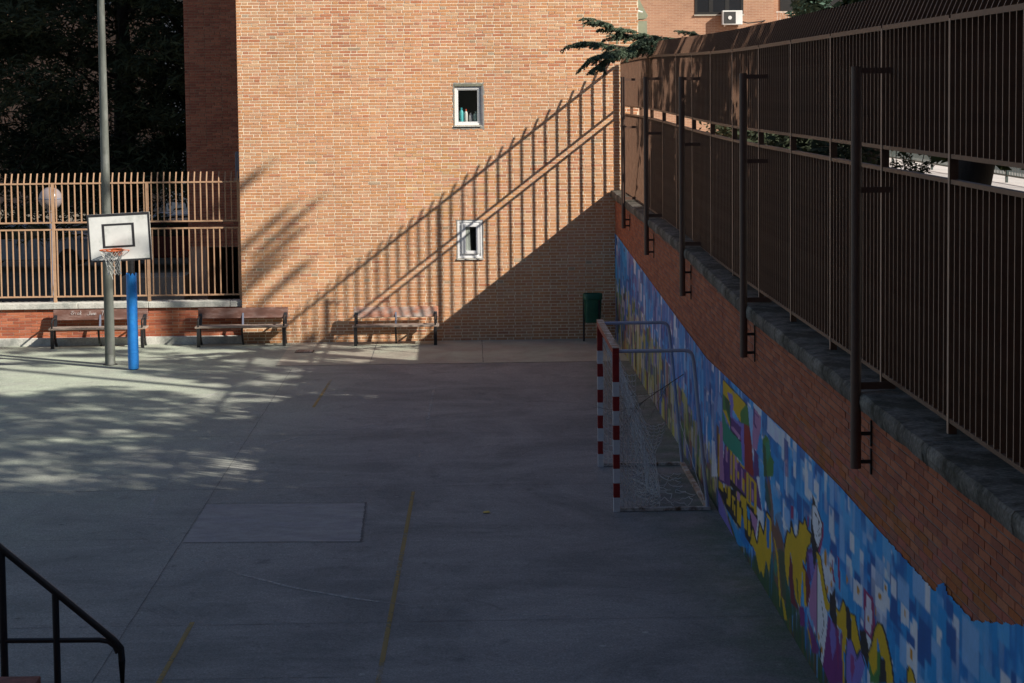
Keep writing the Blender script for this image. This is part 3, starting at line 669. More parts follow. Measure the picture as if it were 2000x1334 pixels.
# lettering panel
paint('pur', Z2((170,-20),(480,360),(590,450),(655,860),(590,790),(300,560),(90,460),(150,200))); paint('pink', Z2((100,-40),(140,20),(165,470),(100,440)))
paint('blk', Z2((90,540),(240,560),(380,620),(600,960),(600,1000),(640,1100),(520,1320),(380,1100),(200,860)))
def bar(col, x0, x1, y0, y1, k=.95): paint(col, Z2((x0,y0),(x1,y0+k*(x1-x0)),(x1,y1+k*(x1-x0)),(x0,y1)))
paint('blk', Z2((240,440),(460,680),(600,920),(600,980),(440,760),(240,520)))
for col, x0, x1, y0, y1 in (('pink',180,210,10,200),('yel',195,215,10,60),('yel',238,268,55,430),('pink',248,262,120,380),('yel',280,298,110,480),('pink',300,335,130,300),('yel',322,350,170,210),('yel',332,356,330,420),('pink',312,330,300,520),
    ('yel',372,430,230,260),('pink',385,402,300,560),('yel',400,425,420,590),('yel',450,480,340,720),('red',425,448,340,480),('yel',486,552,385,430),('yel',494,515,400,790),('pink',522,548,560,720),('yel',552,585,460,880),('yel',460,590,715,745)): bar(col, x0, x1, y0, y1)
paint('yel', Z2((90,450),(150,510),(150,610),(92,545)))
for x0, x1, y0, y1 in ((172,195,510,600),(208,244,530,740),(195,240,690,760),(262,306,640,680),(270,285,680,840),(288,306,760,900),(320,385,600,660),(330,356,680,1000),(360,388,800,1040),(386,455,640,800),(412,460,780,1060),(470,500,960,1160),(505,530,1100,1280)): bar('yel', x0, x1, y0, y1)
bar('pink', 330, 372, 590, 700); paint('b2', Z2((455,780),(500,850),(495,980),(470,940)))
paint('lil', Z2((78,560),(130,700),(330,1340),(250,1240),(90,860)), .9); paint('b2', Z2((190,820),(240,900),(480,1340),(340,1300)), .8); paint('b1', Z2((390,900),(415,960),(450,1340),(370,1200)), .9)
paint('pink', Z2((495,830),(600,980),(590,1220),(540,1090))); paint('wht', Z2((590,800),(660,870),(650,1000),(610,1000),(598,960))); paint('wht', Z2((600,980),(640,1000),(600,1260),(570,1200)))
paint('b3', Z2((600,100),(640,340),(700,420),(690,800),(660,860),(640,700)), .8); paint('b4', Z2((700,640),(740,660),(750,1000),(720,860)), .7)
paint('brn', Z2((720,380),(770,520),(820,900),(900,860),(930,1340),(820,1340),(760,1000)), .9); paint('dgrn', Z2((690,400),(740,560),(780,820),(760,900),(700,700)), .8); paint('b3', Z2((765,500),(800,600),(835,1000),(815,1080),(800,800)), .9)
# dripping yellow animals, figure in a pink robe
y1_ = Z3((30,480),(40,380),(62,335),(75,400),(105,512),(130,262),(175,405),(205,160),(255,230),(262,560),(235,830),(200,690),(172,890),(150,800),(130,830),(85,600))
paint('dgrn', Z3((60,640),(420,560),(560,1240),(420,1340),(350,1280),(100,860)), .75)
paint('yel', y1_); stroke('blk', y1_[:9], 2.2); paint('b1', Z3((205,200),(240,260),(235,560),(210,560)))
paint('brn', Z3((255,240),(400,520),(420,1180),(360,1080),(290,900)), .8); paint('dgrn', Z3((330,560),(400,600),(470,1200),(380,1100)), .7); paint('teal', Z3((295,600),(325,760),(310,880),(290,820)), .7)
paint('yel', Z3((280,420),(300,480),(330,640),(360,1060),(350,1200),(320,700)), .9); paint('yel', Z3((365,1070),(395,1120),(430,1340),(400,1340)), .8)
paint('b3', Z3((340,60),(395,380),(400,520),(300,200)), .6)
y2_ = Z3((400,560),(412,470),(432,365),(460,400),(475,262),(500,400),(525,440),(548,400),(562,260),(600,300),(622,222),(655,360),(695,410),(685,510),(650,560),(630,740),(600,690),(585,1000),(572,1220),(520,1100),(495,900),(490,750),(465,590),(440,980),(410,800))
paint('mar', Z3((455,580),(500,800),(510,1100),(560,1240),(470,1150),(450,800))); paint('mar', Z3((590,690),(660,860),(685,1000),(650,1220),(610,1000)))
paint('yel', y2_); stroke('blk', y2_[:15]+[y2_[15]], 2.4); paint('wht', Z3((505,330),(520,290),(540,320),(542,420),(520,420))); paint('dgrn', Z3((528,880),(545,900),(560,1180),(540,1100)), .8)
paint('pur', Z3((640,600),(690,540),(745,740),(680,940),(640,820))); paint('lil', Z3((660,620),(700,600),(735,760),(690,900)), .9); paint('yel', Z3((590,760),(625,800),(640,1180),(620,1220),(605,960)))
paint('mag', Z3((775,215),(822,290),(826,420),(785,625),(755,560),(800,420))); paint('blk', Z3((705,-20),(740,70),(705,110),(715,330),(745,480),(778,620),(755,660),(722,785),(700,560),(690,300)))
paint('wht', Z3((705,100),(740,90),(790,230),(812,300),(800,420),(770,580),(735,480),(708,300))); stroke('blk', Z3((735,180),(750,220)), 2); stroke('blk', Z3((762,230),(780,280)), 1.5); stroke('blk', Z3((770,270),(778,350),(755,400)), 1.1); stroke('blk', Z3((750,425),(785,420),(790,390)), 1.6); stroke('blk', Z3((740,490),(770,560),(800,440)), 1.2)
stroke('blk', Z3((705,100),(740,90),(790,230),(812,300),(800,420)), 1.4)
paint('pink', Z3((755,680),(755,1340),(690,1340),(665,1180),(688,960))); paint('wht', Z3((757,745),(800,850),(835,1200),(870,1340),(757,1340)))
paint('wht', Z3((850,560),(890,700),(950,960),(900,1130),(830,900),(800,650)), .6)
paint('yel', Z3((745,600),(790,650),(830,900),(860,1100),(892,1180),(880,1232),(850,1205),(800,950),(760,720))); stroke('blk', Z3((745,590),(795,650),(832,900),(865,1090),(900,1175),(880,1240),(845,1210),(798,960)), 1.8)
for p in ((845,660,14,90),(905,780,10,50),(865,1010,9,50),(912,950,8,40),(1080,900,8,45)): paint('org', [(1460+(p[0]+p[2]*math.cos(t))/5.56, 970+(p[1]+p[3]*math.sin(t))/5.56) for t in np.linspace(0, 6.28, 14)])
paint('mag', Z3((470,90),(495,110),(495,240),(472,240))); paint('mag', Z3((650,210),(668,230),(665,330),(650,320))); paint('mag', Z3((912,560),(935,840),(960,960),(925,900))); paint('mag', Z3((975,640),(998,680),(1012,1040),(990,1000)))
paint('pink', Z4((290,80),(297,880),(215,560),(230,330))); w1 = Z4((300,120),(330,250),(375,500),(400,640),(390,820),(350,1165),(322,1080),(325,980),(296,880)); paint('wht', w1); stroke('blk', Z4((296,90),(296,880),(326,985),(322,1080),(350,1165)), 1.1); stroke('blk', Z4((330,1080),(335,880),(365,740),(340,500)), .9)
paint('vio', Z4((110,540),(160,560),(170,760),(120,740))); paint('vio', Z4((190,600),(235,760),(320,1000),(290,1040),(240,1020)), .9); paint('org', Z4((190,720),(230,880),(240,1000),(200,820)), .9)
paint('vio', Z4((410,640),(500,760),(530,960),(570,1340),(420,1340),(350,1160),(390,820))); paint('lil', Z4((430,660),(480,780),(490,960),(450,1100),(425,860)), .9); paint('mag', Z4((500,760),(520,780),(510,1200),(490,1000)), .8)
paint('yel', Z4((425,520),(430,580),(400,600),(375,560),(340,350),(300,20),(330,60),(370,350),(400,500)))
y3_ = Z4((490,560),(525,600),(560,475),(592,560),(605,800),(575,1060),(545,800),(500,740)); paint('yel', y3_); stroke('blk', y3_[:5], 2.2); paint('vio', Z4((538,790),(560,860),(575,1340),(540,1340),(530,900)), .9)
paint('yel', Z4((545,880),(565,900),(575,1340),(560,1340)), .9)
paint('blk', Z4((425,400),(440,430),(478,350),(488,560),(502,790),(450,700),(425,640))); paint('blk', Z4((590,560),(612,540),(628,600),(640,640),(650,880),(600,890)))
paint('lil', Z4((600,890),(650,900),(700,1060),(760,1010),(785,1160),(740,1340),(590,1340))); paint('mag', Z4((640,1040),(670,1060),(680,1180),(645,1340),(640,1200)), .8); stroke('blk', Z4((600,890),(585,1100),(592,1340)), 1.8); stroke('blk', Z4((690,1100),(745,1010),(785,1150)), 2)
y4_ = Z4((640,620),(682,640),(745,975),(700,1050),(650,900)); paint('yel', y4_); stroke('blk', y4_, 2)
paint('mag', Z4((770,350),(872,470),(888,740),(850,900),(778,790))); paint('wht', Z4((800,420),(850,480),(858,700),(840,850),(785,770)), .9); paint('wht', Z4((800,840),(855,920),(820,1000),(800,960)))
paint('blk', Z4((730,790),(790,800),(830,1020),(812,1180),(750,1000)))
paint('grn', Z4((820,1080),(950,1000),(950,1340),(840,1340))); paint('blk', Z4((945,1080),(1000,1100),(1010,1340),(930,1340)))
y5_ = Z4((820,1020),(850,940),(882,780),(918,715),(962,735),(1012,900),(1062,1150),(1082,1340),(1010,1340),(990,1100),(950,1060),(915,880),(905,1200),(870,1260),(830,1120)); paint('yel', y5_); stroke('blk', y5_[:8], 3.0)
y6_ = Z4((1212,1340),(1225,1170),(1250,1148),(1290,1250),(1302,1340)); paint('yel', y6_); stroke('blk', y6_, 2.6)
for (x, y, rx, ry, w, h) in ((715,385,13,58,46,130),(937,445,14,52,44,120),(996,362,9,40,20,80),(1195,622,12,45,40,110),(1260,1040,18,70,44,130),(380,85,12,70,0,0),(600,280,8,45,0,0),(895,600,9,55,0,0),(820,680,8,45,0,0),(310,860,7,50,0,0),(395,380,8,45,0,0),(345,1000,8,45,0,0)):
    if w: paint('wht', Z4((x-w,y-h),(x+w,y-h+w*1.9),(x+w,y+h+w),(x-w,y+h-w*.6)), .92)
    paint('org', [(1540+(x+rx*math.cos(t))/5.254, 1080+(y+ry*math.sin(t)*.8+rx*math.cos(t)*.8)/5.254) for t in np.linspace(0, 6.28, 16)])
# upper edge of the painting
tp = [onX(x, y, XM) for x, y in ((1205,460),(1300,590),(1380,700),(1460,775),(1530,840),(1640,950),(1720,1040),(1828,1158),(1834,1140),(1846,1140),(1852,1160),(1900,1213),(2000,1222),(2060,1200))]
tpy = np.array([p.y for p in tp])[::-1]; tpz = np.array([p.z for p in tp])[::-1]
top_line = np.interp(Ys, tpy, tpz) + .006*np.sin(Ys*31)*(Ys < 13.5)
idx = np.arange(NY*NZ).reshape(NY, NZ)
keep = Zs[None, 1:] <= top_line[:-1, None]
qa, qb, qc, qd = idx[:-1,:-1], idx[1:,:-1], idx[1:,1:], idx[:-1,1:]
faces = np.stack([qa, qd, qc, qb], -1)[keep]
jt = np.clip(np.searchsorted(Zs, top_line, side='right')-1, 0, NZ-1); ZZ[np.arange(NY-1), jt[:-1]] = np.maximum(ZZ[np.arange(NY-1), jt[:-1]], top_line[:-1])
me = bpy.data.meshes.new('mural'); nf = len(faces)
me.vertices.add(NY*NZ); co = np.stack([np.full_like(YY, XM-3.2), YY-24, ZZ], -1); me.vertices.foreach_set('co', co.ravel())
me.loops.add(nf*4); me.loops.foreach_set('vertex_index', faces.ravel()); me.polygons.add(nf); me.polygons.foreach_set('loop_start', np.arange(nf)*4); me.polygons.foreach_set('loop_total', np.full(nf, 4))
me.update(calc_edges=True)
lum = img.mean(-1, keepdims=True); img = np.clip(lum+(img-lum)*1.12, .004, 1)*1.15; img = np.where(img.min(-1, keepdims=True) > .40, img*1.35, img); img = np.clip(img, 0, .82)
at = me.color_attributes.new('col', 'FLOAT_COLOR', 'POINT'); at.data.foreach_set('color', np.concatenate([img.reshape(-1, 3), np.ones((NY*NZ, 1))], 1).ravel())
M['mural'] = mat('mural_paint', attr=True, rough=.55, var=.10, vscale=2, spec=.35, fine=(30, .06))
me.materials.append(M['mural']); mu = bpy.data.objects.new('mural', me); COL.objects.link(mu); mu.parent = rw
me.validate()

# =============================================================== TALL FENCE ON THE RETAINING WALL
XF = 3.24
fr = thing('metal_fence', 'tall dark brown metal bar fence with outward leaning spikes on the retaining wall', 'fence', (XF, 24, 2.95))
PY = [12.27 + 2.032*i for i in range(-5, 13)]; PY = [p for p in PY if p < 38.6] + [38.96]
for p in PY:
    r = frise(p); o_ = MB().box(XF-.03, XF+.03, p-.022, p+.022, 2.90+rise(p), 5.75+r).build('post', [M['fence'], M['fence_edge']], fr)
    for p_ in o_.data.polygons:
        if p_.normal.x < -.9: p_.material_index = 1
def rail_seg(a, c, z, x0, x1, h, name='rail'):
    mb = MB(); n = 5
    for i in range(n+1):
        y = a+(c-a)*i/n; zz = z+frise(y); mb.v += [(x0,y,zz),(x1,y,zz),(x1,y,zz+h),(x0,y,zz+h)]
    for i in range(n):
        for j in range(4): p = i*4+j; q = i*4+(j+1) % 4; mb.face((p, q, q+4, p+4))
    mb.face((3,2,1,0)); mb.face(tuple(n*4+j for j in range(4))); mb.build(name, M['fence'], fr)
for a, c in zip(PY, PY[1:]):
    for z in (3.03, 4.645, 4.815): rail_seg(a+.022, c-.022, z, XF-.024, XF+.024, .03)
    rail_seg(a+.022, c-.022, 5.735, XF-.028, XF+.024, .038)
far_b = MB(); nb = 0; sp = 0; far_s = MB()
for a, c in zip(PY, PY[1:]):
    n = 15
    for i in range(1, n):
        y = a+(c-a)*i/n; r = frise(y)
        if y > 10.3 and nb < 149:
            nb += 1
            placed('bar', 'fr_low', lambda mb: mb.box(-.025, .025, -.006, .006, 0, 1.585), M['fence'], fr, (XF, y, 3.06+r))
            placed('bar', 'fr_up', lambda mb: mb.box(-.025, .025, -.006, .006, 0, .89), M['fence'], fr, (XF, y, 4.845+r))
        else:
            far_b.box(XF-.025, XF+.025, y-.006, y+.006, 3.06+r, 4.645+r).box(XF-.025, XF+.025, y-.006, y+.006, 4.845+r, 5.735+r)
    for i in range(n):
        y = a+(c-a)*i/n; r = frise(y)
        if y > 10.3 and sp < 220:
            sp += 1; placed('spike', 'fr_sp', lambda mb: lean_bar(mb, 0, 0, 0, .25, .105, 0, .045, .012, 1), M['fence'], fr, (XF, y, 5.773+r))
        else: lean_bar(far_s, XF, y, 5.773+r, 6.023+r, .105, 0, .045, .012, 1)
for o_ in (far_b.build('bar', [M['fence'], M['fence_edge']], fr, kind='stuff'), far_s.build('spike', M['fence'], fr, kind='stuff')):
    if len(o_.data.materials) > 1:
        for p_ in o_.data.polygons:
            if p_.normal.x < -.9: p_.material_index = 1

# tubes for the ball net, bracketed to wall and fence
plabel = ['nearest dark upright tube in front of the tall fence, its foot lowest in the picture', 'second nearest dark upright tube in front of the tall fence', 'middle one of the five dark upright tubes in front of the tall fence',
          'fourth dark upright tube along the tall fence, next to the farthest', 'farthest dark upright tube by the tall fence, beside the brick block']
for k, (x, yb, yt) in enumerate([(1672,915,130), (1452,697,143), (1332,577,150), (1262,497,150), (1217,445,150)]):
    XP = 2.955; p = onX(x, yb, XP); q = onX(x, yt, XP); Y = (p.y+q.y)/2
    t = thing('net_pole', plabel[k], 'pole', (XP, Y, p.z), 'net poles along the retaining wall')
    MB().tube([(XP,Y,p.z), (XP,Y,q.z)], .041, 16).build('tube', M['pole'], t, True)
    fz = frise(Y)
    for z in (5.40, 4.49):
        MB().box(XP+.03, XF+.03, Y-.006, Y+.006, z+fz*.5, z+.045+fz*.5).build('bracket', M['pole'], t)
    MB().box(XP+.03, XF+.02, Y-.006, Y+.006, 2.975+rise(Y), 3.03+rise(Y)).build('bracket', M['pole'], t)
    for z in (p.z+.05, 2.63+rise(Y)*.8):
        w = MB().box(XW-.014, XW-.002, Y-.012, Y+.012, z-.10, z+.10); w.tube([(XP+.03,Y,z), (XW-.014,Y,z)], .016, 8); w.build('wall_clamp', M['black'], t)

# =============================================================== GOAL
GY0, GY1, GX = 22.87, 25.66, 1.80
gl = thing('handball_goal', 'red and white striped handball goal with torn net beside the mural wall', 'goal', (2.3, 24.26, 0))
def band_post(Y):
    mb = MB(); z = 0; i = 0
    while z < 2.05:
        h = .205 if i < 8 else (2.08-z)
        mb.box(GX-.04, GX+.04, Y-.04, Y+.04, z, z+h, 0 if i % 2 == 0 else 1); z += h; i += 1
        if i > 8: break
    o = mb.build('post', [M['goalwhite'], M['goalred']], gl); return o
def clean_post(Y):
    mb = MB(); zz = [.183*i for i in range(10)]+[2.0]
    n = len(zz)
    for z in zz: mb.v += [(GX-.04,Y-.04,z),(GX+.04,Y-.04,z),(GX+.04,Y+.04,z),(GX-.04,Y+.04,z)]
    for i in range(n-1):
        for j in range(4): a = i*4+j; c = i*4+(j+1) % 4; mb.face((a, c, c+4, a+4), 0 if i % 2 == 0 else 1)
    mb.face((3,2,1,0), 0); mb.face(tuple((n-1)*4+j for j in range(4)), 1)
    return mb.build('post', [M['goalwhite'], M['goalred']], gl)
clean_post(GY0); clean_post(GY1)
mb = MB(); 
mb.box(GX-.04, GX+.04, GY0-.04, GY1+.04, 2.002, 2.074); mb.build('crossbar', M['goalred'], gl)
MB().box(GX-.043, GX+.043, GY0-.043, GY1+.043, 2.075, 2.083).build('crossbar_top', M['rust'], gl)
def arc(c, r, a0, a1, n, Y): return [(c[0]+r*math.cos(a0+(a1-a0)*i/n), Y, c[1]+r*math.sin(a0+(a1-a0)*i/n)) for i in range(n+1)]
BX = 2.95
for Y in (GY0, GY1):
    pts = [(GX+.04, Y, 2.03), (2.66, Y, 2.03), (2.71, Y, 2.022), (2.745, Y, 2.0), (2.765, Y, 1.96), (2.78, Y, 1.88), (BX, Y, .03)]
    MB().tube(pts, .023, 10).build('side_tube', M['goaltube'], gl, True)
    MB().box(GX+.04, BX+.03, Y-.025, Y+.025, .005, .045).build('base_bar', M['rustwhite'], gl)
MB().box(BX-.03, BX+.03, GY0+.025, GY1-.025, .005, .05).build('base_bar', M['rust'], gl)
# slack net
def cord(mb, a, c, r=.0034):
    d = (c-a); 
    if d.length < 1e-4: return
    u = d.cross(Vector((0,0,1))); u = (u if u.length > 1e-5 else Vector((1,0,0))).normalized()*r; w = d.cross(u).normalized()*r; n = len(mb.v)
    for p in (a, c):
        for q in (u, -u*.5+w*.86, -u*.5-w*.86): mb.v.append(tuple(p+q))
    for j in range(3): k = (j+1) % 3; mb.face((n+j, n+k, n+3+k, n+3+j))
def net_sheet(fn, nu, nv, miss=0.05, diag=True, seed=1, jit=.02, r=.0042):
    rr = random.Random(seed); P = [[fn(i/nu, j/nv)+Vector((rr.uniform(-jit, jit), rr.uniform(-jit, jit), rr.uniform(-jit, jit))) for j in range(nv+1)] for i in range(nu+1)]; mb = MB()
    for i in range(nu+1):
        for j in range(nv+1):
            if diag:
                if (i+j) % 2: continue
                for di in (-1, 1):
                    for dj in (-1, 1):
                        if 0 <= i+di <= nu and 0 <= j+dj <= nv and rr.random() > miss:
                            a, c = P[i][j], P[i+di][j+dj]; m = (a+c)/2 - Vector((0,0,.012)); cord(mb, a, m, r); cord(mb, m, c, r)
            else:
                for di, dj in ((1, 0), (0, 1)):
                    if i+di <= nu and j+dj <= nv and rr.random() > miss:
                        a, c = P[i][j], P[i+di][j+dj]; m = (a+c)/2 - Vector((0,0,.02 if di else .0)); cord(mb, a, m, r); cord(mb, m, c, r)
    return mb
def near_side(u, v):   # from the post (u=0) to a slack free edge (u=1), v upwards
    top = 1.75-.55*u; x = GX+.04+u*(.42+.12*v); z = .03+v*top; z -= math.sin(u*math.pi*.9)*.34*(.35+.65*v); z = max(.02, z); return Vector((x+.05*math.sin(v*9)*u, GY0+.05+.12*math.sin(v*7+u*3)*u, z))
def far_side(u, v):
    top = 1.8-.5*u; return Vector((GX+.04+u*.45, GY1-.05-.1*math.sin(v*8)*u, .03+v*top-math.sin(u*math.pi)*.2*v))
def back_sheet(u, v):   # along the goal, v from ground to crossbar
    x = GX+.04+.50*math.sin((1-v)*1.5)+.05*math.sin(u*11+v*3); z = .03+1.96*v**1.12-.10*math.sin(u*math.pi)*v; return Vector((x, GY0+.06+u*(GY1-GY0-.12), z))
def floor_heap(u, v): return Vector((GX+.25+.75*u+.05*math.sin(v*9), GY0+.15+v*1.9+.1*math.sin(u*8), .03+.09*abs(math.sin(u*6+v*11))*(1-u)))
net = net_sheet(near_side, 9, 24, .03, False, 2, .006); nn = MB()
def merge(a, c):
    n = len(a.v); a.v += c.v; a.f += [tuple(i+n for i in f) for f in c.f]; a.mi += c.mi; a.c += c.c
merge(nn, net); merge(nn, net_sheet(far_side, 8, 16, .06, False, 3, .008)); merge(nn, net_sheet(back_sheet, 34, 24, .03, True, 4, .006)); merge(nn, net_sheet(floor_heap, 9, 14, .45, True, 5, .03))
cord(nn, Vector((2.75, GY0+1.3, .9)), Vector((2.93, GY0+.1, .05))); 
nn.build('net', M['goalnet'], gl)
# twig caught in the net
tw = MB(); R3 = random.Random(4)
def grow(p, d, L, r, lev):
    n = 4; pts = [p]
    for i in range(n): d = (d+Vector((R3.uniform(-.25,.25), R3.uniform(-.25,.25), R3.uniform(-.25,.2)))).normalized(); pts.append(pts[-1]+d*L/n)
    tw.tube(pts, [r*(1-.7*i/n) for i in range(n+1)], 4)
    if lev: 
        for i in range(1, n+1):
            for _ in range(2): grow(pts[i], (d+Vector((R3.uniform(-.9,.9), R3.uniform(-.6,.6), R3.uniform(-1,.4)))).normalized(), L*.5, r*.5, lev-1)
grow(Vector((2.70, 23.3, 1.66)), Vector((-.75, .0, -.45)), .8, .006, 2)
tag(tw.build('dead_twig', M['twig']), 'dry bare twig caught in the net of the goal', 'twig')

# =============================================================== BENCHES
def make_bench(name, label, x0, x1, Y, wood, seatwood):
    xm = (x0+x1)/2; t = thing(name, label, 'bench', (xm, Y, 0), 'wooden benches along the brick walls')
    MB().box(x0, x1, Y+.30, Y+.345, .555, .775, R=Matrix.Rotation(-.16, 3, 'X')).build('backrest', wood, t, bevel=.008)
    MB().box(x0-.02, x1+.02, Y-.10, Y+.115, .395, .435).build('seat', seatwood, t, bevel=.006)
    MB().box(x0-.02, x1+.02, Y+.13, Y+.27, .392, .43).build('seat', seatwood, t, bevel=.006)
    for k, x in enumerate((x0+.055, x1-.055, xm)):
        w = .033 if k < 2 else .022
        prof = [(.04,0),(.0,.02),(-.035,.2),(-.05,.385),(.26,.385),(.30,.5),(.375,.76),(.405,.76),(.345,.45),(.30,.30),(.33,.12),(.40,.02),(.385,0),(.345,.0),(.28,.13),(.25,.33),(.01,.34),(.01,.22),(.075,.02)]
        if k < 2:
            MB().prism([(Y-.10+a*1.0, z) for a, z in [(.05,0),(.0,0),(-.02,.2),(-.015,.388),(.035,.388),(.03,.2)]], 0, x-w, x+w).build('leg', M['black'], t)
            MB().prism([(Y+a, z) for a, z in [(.20,.388),(.26,.388),(.29,.55),(.375,.76),(.345,.77),(.27,.60),(.22,.45)]], 0, x-w, x+w).build('back_support', M['black'], t)
            MB().prism([(Y+a, z) for a, z in [(.12,.388),(.17,.388),(.19,.25),(.25,.10),(.36,0),(.29,0),(.20,.08),(.14,.22)]], 0, x-w*.7, x+w*.7).build('leg', M['black'], t)
            MB().prism([(Y+a, z) for a, z in [(-.08,.10),(.05,.20),(.25,.13),(.25,.105),(.05,.17),(-.08,.075)]], 0, x-.008, x+.008).build('brace', M['black'], t)
            pts = [(x, Y-.09, .437), (x, Y-.115, .55), (x, Y-.06, .60), (x, Y+.15, .615), (x, Y+.27, .60)]
            MB().tube(pts, .020, 8).build('armrest', M['black'], t, True)
        else:
            MB().prism([(Y+a, z) for a, z in [(.02,.388),(.10,.388),(.12,.22),(.20,.10),(.32,0),(.25,0),(.14,.08),(.06,.22)]], 0, x-w*.8, x+w*.8).build('leg', M['black'], t)
            MB().prism([(Y+a, z) for a, z in [(.20,.388),(.255,.388),(.29,.55),(.375,.76),(.345,.77),(.27,.60),(.22,.45)]], 0, x-w*.8, x+w*.8).build('back_support', M['bluegrey'], t)
    return t
make_bench('park_bench', 'worn orange brown bench on the brick end wall, striped by the fence shadow', -2.48, -.70, 38.42, M['wood_worn'], M['wood_seat'])
make_bench('park_bench', 'dark brown bench without writing at the corner of the brick block', -5.78, -3.88, 38.62, M['wood_brown'], M['wood_seat'])
b1 = make_bench('park_bench', 'dark brown bench with white scribbles behind the basketball post', -8.84, -6.85, 38.66, M['wood_brown'], M['wood_seat'])
# white marker scribbles on the left bench: three words of handwriting
TXT = []
cu = bpy.data.curves.new('writing', 'CURVE'); cu.dimensions = '3D'; cu.bevel_depth = .0035; cu.bevel_resolution = 0
def glyph(pts, ox, oz, s):
    sp_ = cu.splines.new('POLY'); sp_.points.add(len(pts)-1)
    for i, (x, z) in enumerate(pts):
        zz = oz+z*s; sp_.points[i].co = (ox+x*s+z*s*.25, 38.62-.008+38.66-38.62+.300+(zz-.665)*.16-.010, zz, 1)
G = {'E': [[(.6,.9),(.1,.8),(.3,.5),(.0,.2),(.5,.0)]], 'r': [[(.0,.5),(.1,.0),(.15,.4),(.4,.5)]], 'i': [[(.1,.5),(.1,.0),(.2,.1)]], 'c': [[(.4,.45),(.1,.4),(.05,.1),(.4,.05)]], 'k': [[(.1,1),(.05,0)],[(.4,.5),(.1,.25),(.45,0)]],
     'J': [[(.4,.9),(.4,.1),(.1,-.1),(.0,.2)]], 'u': [[(.0,.5),(.05,.05),(.35,.1),(.4,.5),(.42,.0)]], 'a': [[(.4,.45),(.05,.4),(.1,.0),(.4,.2),(.42,.5),(.45,0)]], 'n': [[(.0,0),(.05,.5),(.3,.45),(.35,0)]], 'T': [[(-.1,.9),(.7,.95)],[(.3,.92),(.25,0)]], 's': [[(.4,.5),(.1,.4),(.35,.2),(.05,.0)]]}
def word(s, ox, oz, sc):
    for ch in s:
        for g_ in G[ch]: glyph(g_, ox, oz, sc)
        ox += sc*.55
word('Erick', -8.47, .675, .085); word('Juan', -8.11, .665, .085); word('Trini', -7.83, .655, .10)
for i in range(len(cu.splines)): pass
wr = bpy.data.objects.new('writing', cu); COL.objects.link(wr); dg = bpy.context.evaluated_depsgraph_get(); dg.update(); wme = bpy.data.meshes.new_from_object(wr.evaluated_get(dg)); bpy.data.objects.remove(wr)
wme.materials.clear(); wme.materials.append(M['white']); wr = bpy.data.objects.new('writing', wme); COL.objects.link(wr); wr.parent = b1; wr.location = -wo_of(b1)

# =============================================================== LITTER BIN
t = thing('litter_bin', 'green plastic litter bin on a post in the shaded corner', 'bin', (2.55, 38.55, 0))
mb = MB(); n0 = 0; cx, cyy = 2.555, 38.50; k = 20
prof = [(.165,.42,.11),(.17,.46,.12),(.19,.90,.14),(.196,.91,.15),(.205,.915,.155),(.205,1.02,.155),(.195,1.03,.15)]
def rr(w, d, kk=20):
    return [(w*math.copysign(abs(math.cos(a))**.6, math.cos(a)), d*math.copysign(abs(math.sin(a))**.6, math.sin(a))) for a in [2*math.pi*i/kk for i in range(kk)]]
for w, z, d in prof: mb.v += [(cx+a, cyy+c, z) for a, c in rr(w, d)]
for w, z, d in [(.185,1.03,.14),(.15,.48,.10)]: mb.v += [(cx+a, cyy+c, z) for a, c in rr(w, d)]
nr = len(prof)+2
for i in range(nr-1):
    for j in range(k): a = i*k+j; c = i*k+(j+1) % k; mb.face((a, c, c+k, a+k))
mb.face(tuple(reversed(range(k)))); mb.face(tuple((nr-1)*k+j for j in range(k)))
mb.build('bucket', M['green'], t, True)
MB().tube([(2.372, 38.62, 0), (2.372, 38.62, .95)], .022, 8).build('post', M['black'], t, True)
MB().box(2.66, 2.70, 38.33, 38.345, .45, .90).build('hinge_strap', M['black'], t)
MB().box(2.374, 2.70, 38.62, 38.64, .86, .89).build('bracket', M['black'], t)

# =============================================================== TALL LAMP POLE, LEFT
t = thing('lamp_pole', 'tall tapering grey steel lamp pole behind the basketball board', 'lamp pole', (-7.12, 36.2, 0))
MB().tube([(-7.12,36.2,z) for z in (0, 3, 6, 9, 12)], [.100, .088, .073, .058, .045], 24).build('shaft', M['steel'], t, True)
p = MB(); 
for i in range(5):
    a0 = -math.pi/2-.55+.22*i+.1
    a1 = a0+.22
    p.poly([(-7.12+.104*math.cos(a0), 36.2+.104*math.sin(a0), .22), (-7.12+.104*math.cos(a1), 36.2+.104*math.sin(a1), .22), (-7.12+.1025*math.cos(a1), 36.2+.1025*math.sin(a1), .46), (-7.12+.1025*math.cos(a0), 36.2+.1025*math.sin(a0), .46)])
p.build('service_hatch', mat('hatch_steel', (.11,.115,.11), .6, var=.25, vscale=20), t)
MB().box(-7.9, -6.34, 36.12, 36.28, 12.0, 12.08).build('lamp_arm', M['steel'], t)
for x in (-7.9, -6.6): MB().box(x, x+.3, 35.7, 36.5, 11.86, 11.995).build('lamp_head', M['steel'], t)
MB().tube([(-7.12,36.2,0), (-7.12,36.2,.012)], .14, 16).build('foot_plate', M['iron'], t)

